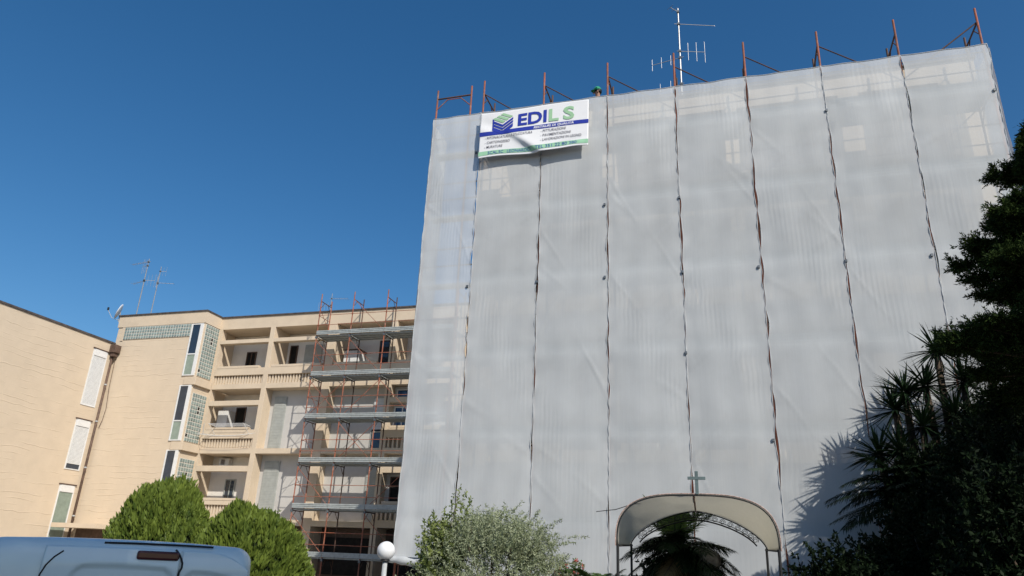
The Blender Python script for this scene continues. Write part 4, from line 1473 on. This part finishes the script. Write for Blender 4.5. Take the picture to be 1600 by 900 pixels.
# red flowering shrub
fs = thing('flowering_shrub', 'low shrub with small red flowers between olive and cycad', 'shrub', (-2.85, 12.9, G))
st_, d_ = crown_starts(r, 260, (-2.8, 12.9, 1.0), (0.36, 0.35, 0.62), 51, -0.6, 0.4)
V, F, ti = shoots(r, st_, unit(d_ + np.array([0, 0, .6])), r.uniform(.1, .22, len(st_)), 12, 0.06, 0.012, .1, .9)
npmesh('crown', V, F, 'palm', fs, tint=ti, kind='stuff')
st_, d_ = crown_starts(r, 45, (-2.8, 12.9, 1.1), (0.4, 0.38, 0.64), 52, -0.2, 0.9)
V, F, ti = shoots(r, st_, unit(d_), np.full(len(st_), .05), 9, 0.035, 0.012, 0, 1.2)
npmesh('blossom', V, F, 'petal', fs, tint=ti, kind='stuff')
branchy(fs, (-2.85, 12.9, G), [(-2.95, 12.9, 1.4), (-2.7, 12.9, 1.5), (-2.6, 12.8, 1.3)], .02, seed=6)


# ------------------------------------------------------------------ palms, cycad, yuccas
def frond(base, d, length, droop, n_leaf, leaf_len, leaf_w, r, lift=0.25, twist=0.0):
    """pinnate frond: arching rachis with two rows of leaflets -> (verts, faces), rachis points"""
    d = np.array(d, float)
    d /= np.linalg.norm(d)
    s = np.linspace(0, 1, 12)
    rach = np.array(base)[None] + d[None] * (length * s)[:, None] + np.array([0, 0, -1.0]) * (droop * length * s ** 2)[:, None]
    q = np.linspace(0.12, 0.99, n_leaf)
    pts = np.stack([np.interp(q, s, rach[:, k]) for k in range(3)], 1)
    tang = np.stack([np.interp(q, s, np.gradient(rach[:, k])) for k in range(3)], 1)
    tang = unit(tang)
    side = unit(np.cross(tang, np.array([0, 0, 1.0]) + r.normal(size=3) * 0.15))
    upn = np.cross(side, tang)
    Vs, Fs, o_ = [], [], 0
    for sg in (-1, 1):
        D = unit(side * sg * 0.9 + tang * (0.45 + 0.5 * q[:, None]) + upn * lift + r.normal(size=pts.shape) * 0.08)
        L = leaf_len * np.sin(np.pi * (0.15 + 0.8 * q)) * r.uniform(0.85, 1.1, n_leaf) + 0.05
        V, F, k = blade(pts, D, upn, L, leaf_w, np.full(n_leaf, 0.22 + 0.5 * max(0, droop)), 3, 0.35)
        Vs.append(V)
        Fs.append(F + o_)
        o_ += len(V)
    return np.concatenate(Vs), np.concatenate(Fs), rach


def palm(t, centre, trunk_base, fronds, material, r, leaf_len=0.3, leaf_w=0.011, n_leaf=46, name='frond', tints=(0.2, 0.9)):
    for (az, el, ln, dr) in fronds:
        d = (math.cos(az) * math.cos(el), math.sin(az) * math.cos(el), math.sin(el))
        V, F, rach = frond(centre, d, ln, dr, n_leaf, leaf_len, leaf_w, r)
        ti = np.full(len(V), r.uniform(*tints))
        o_ = npmesh(name, V, F, material, t, tint=ti)
        MB().tube([tuple(p) for p in rach], [0.016 - 0.0012 * i for i in range(12)], 5).build('rachis', 'palmbark' if material == 'drypalm' else material, o_)


# palms under and behind the arch
p1 = thing('palm_tree', 'shaggy palm with dry hanging fronds under the arched canopy', 'palm', (-0.85, 11.4, G))
r = np.random.default_rng(61)
pc = (-0.85, 11.4, 1.98)
fr_ = [(i * 2.39996, r.uniform(-0.5, 0.55), r.uniform(0.6, 1.0), r.uniform(0.25, 0.55)) for i in range(38)]
palm(p1, pc, None, fr_, 'yucca', r, 0.26, 0.011, 36)
fr_ = [(i * 2.1, r.uniform(-1.1, -0.2), r.uniform(.5, .9), r.uniform(.1, .4)) for i in range(24)]
palm(p1, (pc[0], pc[1], pc[2] - .1), None, fr_, 'drypalm', r, 0.2, 0.010, 28, 'dry_frond', (0, 1))
pts = [(-0.85 + 0.02 * wob(i), 11.4, G + i * 0.165) for i in range(13)]
MB().tube(pts, [0.15 + 0.02 * (i % 2) for i in range(13)], 12).build('trunk', 'palmbark', p1)
p3 = thing('palm_tree', 'green palm behind the arch, only its frond tips showing above the canopy', 'palm', (-1.1, 13.6, G))
pc = (-1.1, 13.6, 2.1)
fr_ = [(i * 2.39996, r.uniform(0.7, 1.4), r.uniform(.8, 1.05), r.uniform(.05, .2)) for i in range(16)]
palm(p3, pc, None, fr_, 'palm', r, 0.3, 0.012, 34, tints=(.5, 1))
MB().tube([(-1.1, 13.6, G), (-1.1, 13.6, 1.1), (-1.1, 13.6, 2.1)], [.15, .14, .13], 10).build('trunk', 'palmbark', p3)

# cycad at the left foot of the arch
cy = thing('cycad', 'spiky cycad rosette low at the left of the arch', 'cycad', (-2.15, 11.9, G))
fr_ = [(i * 2.39996, r.uniform(.35, 1.1), r.uniform(.6, .85), r.uniform(.25, .5)) for i in range(22)]
palm(cy, (-2.15, 11.9, 1.22), None, fr_, 'palm', r, 0.17, 0.010, 40)
MB().tube([(-2.15, 11.9, G), (-2.15, 11.9, .5), (-2.15, 11.9, 1.22)], [.17, .16, .12], 12).build('trunk', 'palmbark', cy)

# date palm by the net, its fronds reaching left
p2 = thing('palm_tree', 'dark date palm whose fronds reach left towards the shaded netting', 'palm', (3.3, 15.2, G))
r = np.random.default_rng(77)
pc = (3.15, 15.2, 3.15)
fr_ = [(i * 2.39996, r.uniform(-0.1, 1.0), r.uniform(1.25, 1.7), r.uniform(.25, .55)) for i in range(26)]
fr_ += [(math.pi, .62, 1.6, .5), (math.pi + .25, .2, 1.7, .35), (math.pi - .2, .35, 1.7, .42), (math.pi + .1, -.15, 1.6, .2), (math.pi + .5, .5, 1.6, .5), (math.pi, .9, 1.3, .3), (math.pi + .3, -.35, 1.5, .1)]
palm(p2, pc, None, fr_, 'yucca', r, 0.34, 0.013, 54)
MB().tube([(3.3, 15.2, G), (3.25, 15.2, 1.5), (3.15, 15.2, 3.15)], [.24, .2, .2], 12).build('trunk', 'palmbark', p2)

# yuccas: forked trunks with sword-leaf rosettes
def yucca(label, base, heads, seed):
    t = thing('yucca_tree', label, 'yucca', base, 'yuccas in front of the netting')
    r = np.random.default_rng(seed)
    for hd in heads:
        hd = np.array(hd)
        n = 95
        z = r.uniform(-0.55, 1.0, n)
        az = r.uniform(0, 2 * np.pi, n)
        rh = np.sqrt(np.clip(1 - z * z, 0, 1))
        D = np.stack([rh * np.cos(az), rh * np.sin(az), z], 1)
        L = r.uniform(0.5, 0.72, n)
        V, F, k = blade(hd + D * 0.04, D, np.tile(np.array([0, 0, 1.0]) + 0.01, (n, 1)) + r.normal(size=(n, 3)) * .2, L, 0.024, r.uniform(0.0, 0.22, n), 4, 0.35)
        ti = np.repeat(np.clip(0.5 + 0.5 * z + r.uniform(-.3, .3, n), 0, 1), k)
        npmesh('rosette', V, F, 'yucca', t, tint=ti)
        b = Vector(base)
        h_ = Vector(hd)
        MB().tube([b, b.lerp(h_, .45) + Vector((0, 0, -.25)), b.lerp(h_, .8) + Vector((0, 0, -.15)), h_], [.13, .09, .07, .06], 9).build('trunk', 'palmbark', t, smooth=True)
    return t


yucca('tallest dark yucca, its spiky crown against the netting beside the conifer', (3.9, 15.75, G), [(3.93, 15.75, 5.95), (3.62, 15.7, 5.25), (4.3, 15.7, 5.3), (4.0, 15.5, 4.6)], 81)
yucca('dark yucca with several spiky heads left of the tallest one', (3.3, 15.6, G), [(3.22, 15.6, 5.12), (3.0, 15.55, 4.75), (2.62, 15.6, 3.9), (3.4, 15.4, 4.4), (2.95, 15.4, 3.95), (3.3, 15.3, 3.6)], 82)
yucca('dark yucca half hidden behind the conifer branches', (4.7, 15.5, G), [(4.7, 15.5, 5.5), (4.95, 15.4, 4.7), (4.3, 15.4, 4.5), (5.3, 15.5, 6.0)], 83)


yucca('many-headed dark yucca below the lowest conifer limbs', (5.4, 14.9, G), [(4.55, 14.9, 4.55), (5.0, 14.8, 5.1), (5.5, 14.9, 5.3), (4.2, 14.8, 4.0), (4.9, 14.6, 4.1), (5.5, 14.6, 4.4)], 84)


# ------------------------------------------------------------------ conifers
def conifer(name, label, base, height, radius, seed, n_limb=90, zlow=1.2, group=None, twig=30, heart=True):
    t = thing(name, label, 'conifer', base, group)
    r = np.random.default_rng(seed)
    bx_, by_, bz_ = base
    MB().tube([(bx_, by_, bz_), (bx_ + .05, by_, bz_ + height * .5), (bx_, by_, bz_ + height * .97)], [.22, .13, .02], 10).build('trunk', 'bark', t, smooth=True)
    S0, D0, L0 = [], [], []
    lb = MB()
    for i in range(n_limb):
        f = (i + r.uniform(0, 1)) / n_limb
        z = bz_ + zlow + (height - zlow) * f
        rad = radius * (1 - f) ** 0.75 * r.uniform(0.68, 1.1) + 0.12
        az = i * 2.39996 + r.uniform(-.3, .3)
        el = r.uniform(0.12, 0.5)
        d = np.array([math.cos(az) * math.cos(el), math.sin(az) * math.cos(el), math.sin(el)])
        p0 = np.array([bx_, by_, z - 0.15])
        s = np.linspace(0, 1, 7)
        pts = p0 + d * (rad * s)[:, None] + np.array([0, 0, -1.0]) * (0.38 * rad * s ** 2)[:, None] + np.array([0, 0, 1.0]) * (0.16 * rad * s ** 4)[:, None]
        lb.tube([tuple(p) for p in pts], [0.045 * (1 - 0.85 * q) * (0.4 + rad / radius * .6) for q in s], 5)
        m_ = int(twig * (0.35 + rad / radius))
        q = r.uniform(0.18, 1.0, m_) ** 0.8
        pos = np.stack([np.interp(q, s, pts[:, k]) for k in range(3)], 1)
        side = np.cross(d, [0, 0, 1.0])
        side /= np.linalg.norm(side)
        sg = r.choice([-1, 1], m_)
        dd = unit(d * 0.75 + side * (sg * r.uniform(0.2, 0.9, m_))[:, None] + np.array([0, 0, 1]) * r.uniform(-0.35, 0.35, (m_, 1)))
        S0.append(pos)
        D0.append(dd)
        L0.append((0.22 + 0.38 * (1 - q)) * r.uniform(0.7, 1.2, m_) * (0.5 + 0.5 * rad / radius))
    lb.build('limbs', 'bark', t)
    S0, D0, L0 = np.concatenate(S0), np.concatenate(D0), np.concatenate(L0)
    # second-order twigs
    k2 = 4
    q = r.uniform(0.25, 1, (len(S0), k2))
    S1 = (S0[:, None] + D0[:, None] * (L0[:, None] * q)[..., None]).reshape(-1, 3)
    D1 = unit(np.repeat(D0, k2, 0) + r.normal(size=S1.shape) * 0.45 + np.array([0, 0, .12]))
    L1 = np.repeat(L0, k2) * r.uniform(0.3, 0.6, len(S1))
    A = [shoots(r, S0, D0, L0, 16, 0.06, 0.0085, 0.05, 0.45), shoots(r, S1, D1, L1, 11, 0.055, 0.0075, 0.0, 0.38)]
    V = np.concatenate([a[0] for a in A])
    F = np.concatenate([A[0][1], A[1][1] + len(A[0][0])])
    ti = np.concatenate([a[2] for a in A])
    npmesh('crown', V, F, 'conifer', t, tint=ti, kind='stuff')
    return t


conifer('conifer_tree', 'tall near-black conifer with ragged branches at the right edge', (4.75, 10.6, G), 8.35, 2.2, 91, 150, 4.2, twig=110)


# ------------------------------------------------------------------ dark shrubs along the right foot
def hedge(label, base, rad, seed, n=700, leaf=0.075):
    t = thing('evergreen_shrub', label, 'shrub', base, 'dark evergreen shrubs under the conifer')
    r = np.random.default_rng(seed)
    c = (base[0], base[1], base[2] + rad[2] * 0.95)
    s_, d = crown_starts(r, n, c, rad, seed, -0.7, 0.3)
    V, F, ti = shoots(r, s_, unit(d + np.array([0, 0, .4]) + r.normal(size=d.shape) * .4), r.uniform(.15, .38, n), 26, leaf, leaf * 0.24, .1, .8)
    npmesh('crown', V, F, 'hedge', t, tint=ti, kind='stuff')
    branchy(t, base, [(base[0] + rad[0] * .6 * math.cos(a), base[1] + rad[1] * .6 * math.sin(a), base[2] + rad[2] * 1.5) for a in (0, 1.3, 2.6, 3.9, 5.1)], .04, seed=seed)


hedge('low dark shrub at the right foot of the arched canopy', (1.15, 11.2, G), (.75, .6, 1.02), 101, 800)
hedge('dark shrub between the arch and the date palm', (2.0, 12.8, G), (.8, .7, 1.15), 102, 900)
hedge('large dark shrub below the date palm crown', (2.9, 13.2, G), (.95, .9, 1.6), 103, 1300)
hedge('tall dark shrub under the conifer branches', (3.6, 12.0, G), (1.0, .9, 2.0), 104, 1700)
hedge('dark shrub at the right edge below the conifer', (3.0, 9.6, G), (.9, .8, 1.55), 105, 1300)
hedge('dark bush behind the tall shrub at the yucca trunks', (4.5, 13.9, G), (1.3, .9, 2.4), 106, 2000)

hedge('dark evergreen mass between the yucca trunks', (3.65, 14.5, G), (1.0, .6, 2.05), 107, 1600, .09)
hedge('tallest dark evergreen bush, behind the conifer among the yuccas', (5.1, 14.5, G), (1.4, .7, 2.5), 108, 2400, .09)

hedge('dark shrub filling the space behind the palm under the arch', (-1.15, 12.5, G), (.5, .35, 1.0), 109, 700)
hedge('dark leafy bush close to the net between date palm and yuccas', (3.1, 14.7, G), (.75, .5, 1.9), 110, 1300, .09)

# unseen trees added to keep the van and the right-hand planting in shade
conifer('conifer_tree', 'unseen second conifer added right of the frame to shade the dark planting', (9.6, 11.3, G), 12.0, 3.6, 92, 110, 1.0, twig=30)


def pine(label, base, crown, rad, seed):
    t = thing('shade_pine', label, 'pine', base)
    MB().tube([base, (base[0] + .1, base[1], base[2] + (crown[2] - base[2]) * .5), crown], [.26, .2, .1], 10).build('trunk', 'bark', t, smooth=True)
    r = np.random.default_rng(seed)
    s_, d = crown_starts(r, 2600, crown, rad, seed, -0.3, 0.25)
    V, F, ti = shoots(r, s_, unit(d + np.array([0, 0, .5]) + r.normal(size=d.shape) * .4), r.uniform(.2, .45, len(s_)), 22, 0.13, 0.018, .05, .8)
    npmesh('crown', V, F, 'conifer', t, tint=ti, kind='stuff')
    branchy(t, (base[0], base[1], crown[2] - 2.2), [(crown[0] + rad[0] * .7 * math.cos(a), crown[1] + rad[1] * .7 * math.sin(a), crown[2] + .2) for a in range(7)], .09, seed=seed)


pine('unseen umbrella pine added behind the camera to shade the van', (2.0, -1.3, G), (1.6, -0.6, 8.0), (2.3, 2.1, 1.4), 95)  # added out of view for the shade it casts on the van

# ------------------------------------------------------------------ arched canopy with cross
ar = thing('arched_canopy', 'beige tarpaulin garden arch on a scrolled iron frame', 'canopy', (-0.6, 10.8, G))
YN, YFAR = 9.6, 12.0


def arch_pt(s, f, grow=0.0):
    """s 0..1 along the arch from left foot to right foot, f 0 near .. 1 far"""
    cx_ = -0.535 - 0.115 * f
    hwid = (0.965 + 0.045 * f) + grow
    zf = 1.93 + 0.08 * f
    rise = (0.63 - 0.10 * f) + grow
    a = math.pi * (1 - s)
    ex = 0.66 + 0.62 * f
    c_, s_ = math.cos(a), math.sin(a)
    x = cx_ + hwid * math.copysign(abs(c_) ** ex, c_)
    z = zf + rise * abs(s_) ** ex
    return Vector((x, YN + (YFAR - YN) * f, z))


vv, ff = [], []
na, nf = 64, 16
for j in range(nf + 1):
    for i in range(na + 1):
        p = arch_pt(i / na, j / nf)
        sag = 0.018 * math.sin(math.pi * j / nf * 2) * abs(math.sin(math.pi * i / na * 5))
        vv.append((p.x, p.y, p.z - sag))
for j in range(nf):
    for i in range(na):
        k = j * (na + 1) + i
        ff.append((k, k + na + 1, k + na + 2, k + 1))
tarp = MB().add(vv, ff).build('tarpaulin', 'tarp', ar, smooth=True)
tarp.modifiers.new('t', 'SOLIDIFY').thickness = 0.003
for f in (0, 1):
    MB().tube([arch_pt(i / 48, f, -0.012) for i in range(49)], 0.009, 7).build('arch_tube', 'iron', ar, smooth=True)
MB().tube([arch_pt(i / 48, 1, -0.13) for i in range(3, 46)], 0.011, 7).build('lower_arch_tube', 'iron', ar, smooth=True)
MB().tube([arch_pt(i / 48, 0.98, -0.10) + Vector((0, 0, 0)) for i in range(6, 43)], 0.006, 5).build('arch_wire', 'iron', ar, smooth=True)
for q in range(3, 22):
    s = q / 24
    p, pn = arch_pt(s, 1, -0.075), arch_pt(s + 0.01, 1, -0.075)
    tg = (pn - p).normalized()
    nn = Vector((-tg.z, 0, tg.x))
    pts = []
    for k in range(16):
        an = k / 15 * math.pi * 3.2
        rr_ = 0.045 * (1 - k / 22)
        pts.append(p + tg * math.cos(an) * rr_ + nn * math.sin(an) * rr_)
    MB().tube(pts, 0.0045, 5).build('scroll', 'iron', ar)
for f in (0, 1):
    for s in (0.0, 1.0):
        p = arch_pt(s, f, -0.02)
        rod('post', (p.x, p.y, G), (p.x, p.y, p.z + 0.02), 0.018, 'iron', ar)
for s in (0.0, 1.0):
    rod('purlin', arch_pt(s, 0, -0.035), arch_pt(s, 1, -0.035), 0.012, 'iron', ar, 6)
MB().tube([arch_pt(0.5, f / 10, 0.004) + Vector((0.0, 0, -0.012)) for f in range(11)], 0.013, 6).build('ridge_rope', 'rope', ar)
MB().tube([arch_pt(i / 48, 0, 0.008) for i in range(49)], 0.006, 6).build('edge_cord', 'rope', ar)
MB().tube([(-1.75, 9.6, 2.33), (-1.5, 9.6, 2.36), arch_pt(0.24, 0), arch_pt(0.3, 0.1)], 0.005, 5).build('loose_wire', 'iron', ar)
xc = thing('metal_cross', 'small grey-green metal cross on top of the arched canopy', 'cross', (-0.49, 9.6, 2.56))
MB().box(-0.512, -0.472, 9.585, 9.61, 2.56, 2.84).build('upright', 'crossmetal', xc, bevel=0.004)
MB().box(-0.60, -0.384, 9.580, 9.584, 2.735, 2.772).box(-0.60, -0.384, 9.5842, 9.606, 2.7352, 2.7718).build('crossbar', 'crossmetal', xc, bevel=0.003)

# stone post with boulder cap under the arch
sp_ = thing('stone_pedestal', 'dark stone pillar with a rounded boulder cap under the arch', 'pedestal', (-0.42, 11.2, G))
MB().lathe([(.17, 0), (.16, .5), (.15, 1.2), (.145, 1.72), (.14, 1.78)], (-0.45, 11.2, G), 12).build('shaft', 'stone', sp_)
bm = bmesh.new()
bmesh.ops.create_icosphere(bm, subdivisions=3, radius=1)
bv = [(v.co.x * .15 * (1 + .18 * wob(v.co.y * 3 + v.co.z * 2)) - 0.45, v.co.y * .15 + 11.2, v.co.z * .15 * (1 + .2 * wob(v.co.x * 4, 2)) + 1.83) for v in bm.verts]
bf = [tuple(v.index for v in f.verts) for f in bm.faces]
bm.free()
MB().add(bv, bf).build('boulder', 'stone', sp_, smooth=True)

# ------------------------------------------------------------------ globe street lamp
lp = thing('globe_lamp', 'white globe lamp on a grey post at the left end of the netting', 'lamp', (-7.22, 15.0, G))
prof = [(0.02, -.185)] + [(0.19 * math.sin(math.pi * k / 16), -0.19 * math.cos(math.pi * k / 16)) for k in range(1, 16)] + [(0.01, .19)]
MB().lathe(prof, (-7.22, 15.0, 1.82), 28).build('globe', 'globe', lp, smooth=True)
MB().lathe([(.055, 0), (.055, .9), (.05, 1.72)], (-7.22, 15.0, G), 14).build('post', 'postpaint', lp, smooth=True)
MB().lathe([(.05, 0), (.10, .02), (.085, .055)], (-7.22, 15.0, 1.60), 16).build('collar', 'rubber', lp)

# ------------------------------------------------------------------ van, seen from behind
# built in its own frame: origin on the ground under the rear right corner, x across (0 right .. -1.83 left), y forward
VW = 1.83
vn = thing('parked_van', 'blue-grey panel van seen from behind, only its roof edge and rear doors in view', 'van', (0, 0, 0))
TOPZ = 1.838


def van_section(y):
    e = max(0.0, 1 - y / 0.16)
    ins = 0.11 * (1 - math.sqrt(max(0, 1 - e * e)))
    top = TOPZ - 0.012 * max(0, y - 1.5) - ins
    hood = max(0.0, (y - 2.75) / 1.45)
    if hood > 0:
        top -= min(0.75, 1.35 * hood) + 0.12 * hood
    pts = []
    hw_ = VW / 2 - ins * 0.7
    R = 0.13
    lean = 0.06
    for z in (0.22, 0.6, 0.95, 1.2):
        z = min(z, top - R - 0.02)
        pts.append((hw_ - lean * max(0, (z - 0.95)) / 0.8, z))
    xb_ = hw_ - lean * max(0, (top - R - 0.95)) / 0.8
    pts.append((xb_, top - R))
    for k in range(1, 7):
        a_ = k / 6 * math.pi / 2
        pts.append((xb_ - R * (1 - math.cos(a_)), top - R + (R - 0.016) * math.sin(a_)))
    xr_ = xb_ - R
    pts.append((xr_ * .6, top - 0.004))
    pts.append((xr_ * .25, top))
    full = pts + [(-x, z) for x, z in reversed(pts)]
    return [(-VW / 2 + x, y, z) for x, z in full]


ysec = [0, .01, .03, .07, .12, .17, .7, 1.5, 2.3, 2.75, 2.95, 3.2, 3.45, 3.75, 4.05, 4.2]
vv, ff = [], []
for y in ysec:
    vv += van_section(y)
ns_ = len(van_section(2))
for i in range(len(ysec) - 1):
    for k in range(ns_ - 1):
        ff.append((i * ns_ + k, i * ns_ + k + 1, (i + 1) * ns_ + k + 1, (i + 1) * ns_ + k))
    ff.append((i * ns_ + ns_ - 1, i * ns_, (i + 1) * ns_, (i + 1) * ns_ + ns_ - 1))
ff.append(tuple(reversed(range(ns_))))
ff.append(tuple((len(ysec) - 1) * ns_ + k for k in range(ns_)))
MB().add(vv, ff).build('body', 'van', vn, smooth=True)
VCX = -VW / 2


def door_panel(name, x0, x1, wx0, wx1):
    """rear door: skin proud of the body, crowned at the top, with a pressed window field"""
    nx_, nz_ = 60, 70
    z0 = 0.52
    vv, ff = [], []
    for j in range(nz_ + 1):
        for i in range(nx_ + 1):
            x = x0 + (x1 - x0) * i / nx_
            q = abs(x - VCX)
            zt_ = TOPZ - 0.052 - 0.012 * (q / 0.9) ** 2 - 0.16 * max(0, (q - 0.55) / 0.35) ** 2.2
            z = z0 + (zt_ - z0) * (j / nz_) ** 0.8
            yy = -0.02 + 0.045 * max(0, (z - 1.66) / 0.15) ** 2
            dx_ = min(x - wx0, wx1 - x)
            dz_ = min(z - 1.1, (TOPZ - 0.17 - 0.05 * ((x - VCX) / 0.75) ** 2) - z)
            dd_ = min(dx_, dz_, 0.5)
            if dx_ < 0.1 and dz_ < 0.1:
                dd_ = 0.1 - math.hypot(0.1 - dx_, 0.1 - dz_)
            yy += 0.016 * min(1, max(0, (dd_ + 0.005) / 0.010))
            vv.append((x, yy, z))
    for j in range(nz_):
        for i in range(nx_):
            k = j * (nx_ + 1) + i
            ff.append((k, k + 1, k + nx_ + 2, k + nx_ + 1))
    o = MB().add(vv, ff).build(name, 'van', vn, smooth=True)
    sm_ = o.modifiers.new('t', 'SOLIDIFY')
    sm_.thickness = 0.012
    sm_.offset = -1
    return o


door_panel('rear_door', -1.365, -0.532, -1.19, -0.55)
door_panel('rear_door', -0.520, -0.075, -0.502, -0.13)
ydoor = lambda z: -0.023 + 0.045 * max(0, (z - 1.66) / 0.15) ** 2
MB().tube([(x, ydoor(z), z) for x, z in ((-.526, .5), (-.526, 1.60), (-.524, 1.64), (-.512, 1.67), (-.513, 1.70), (-.526, 1.73), (-.545, 1.76), (-.57, 1.785))], 0.0065, 6).build('door_seam', 'rubber', vn)
MB().tube([(x, ydoor(z) + 0.002, z) for x, z in ((-1.372, .5), (-1.372, 1.45), (-1.368, 1.53), (-1.358, 1.60), (-1.335, 1.66), (-1.30, 1.71), (-1.255, 1.75))], 0.0055, 6).build('door_seam', 'rubber', vn)
MB().tube([(-1.03, .05, 1.812), (-.82, .05, 1.816), (-.55, .05, 1.816), (-.33, .05, 1.813)], 0.007, 6).build('roof_seal', 'rubber', vn)
MB().box(-.81, -.540, -0.03, 0.07, 1.712, 1.772).build('brake_light', 'redlens', vn, bevel=0.016)
for xs, x0_ in ((0, -0.09), (1, -VW - 0.0)):
    box('tail_light', x0_ - 0.005, x0_ + 0.085, -0.022, 0.1, 0.85, 1.3, 'redlens', vn, bevel=0.02)
for sgn in (-1, 1):
    for yy in (0.8, 3.45):
        xw = VCX + sgn * 0.80
        wmb = MB().lathe([(.2, -.1), (.3, -.1), (.32, -.07), (.32, .07), (.3, .1), (.2, .1)], (0, 0, 0), 28)
        # lathe axis turned from z to x
        wmb.v = [(xw + p[2], yy + p[1], 0.32 + p[0]) for p in wmb.v]
        wo = wmb.build('tyre', 'rubber', vn, smooth=True)
        rmb = MB().lathe([(.05, -.105), (.2, -.095), (.2, .095), (.05, .105)], (0, 0, 0), 20)
        rmb.v = [(xw + p[2], yy + p[1], 0.32 + p[0]) for p in rmb.v]
        rmb.build('rim', 'alloy', wo)
    rod('mirror_arm', (VCX + sgn * .88, 3.0, 1.15), (VCX + sgn * 1.03, 2.95, 1.18), .03, 'rubber', vn)
    MB().box(VCX + sgn * 1.08 - .07, VCX + sgn * 1.08 + .07, 2.87, 3.0, 1.1, 1.3).build('mirror', 'rubber', vn, bevel=0.03)
box('bumper', -VW + 0.03, -0.03, -0.09, 0.05, 0.3, 0.54, 'rubber', vn, bevel=0.03)
box('door_handle', -.72, -.62, -0.055, -0.0225, 1.0, 1.05, 'rubber', vn, bevel=0.008)
box('plate', -1.25, -.75, -0.034, -0.0225, 0.68, 0.79, 'whiteframe', vn)
vn.location = (-3.325, 4.87, G - 0.035)
vn.rotation_euler = (0, 0, math.radians(37))
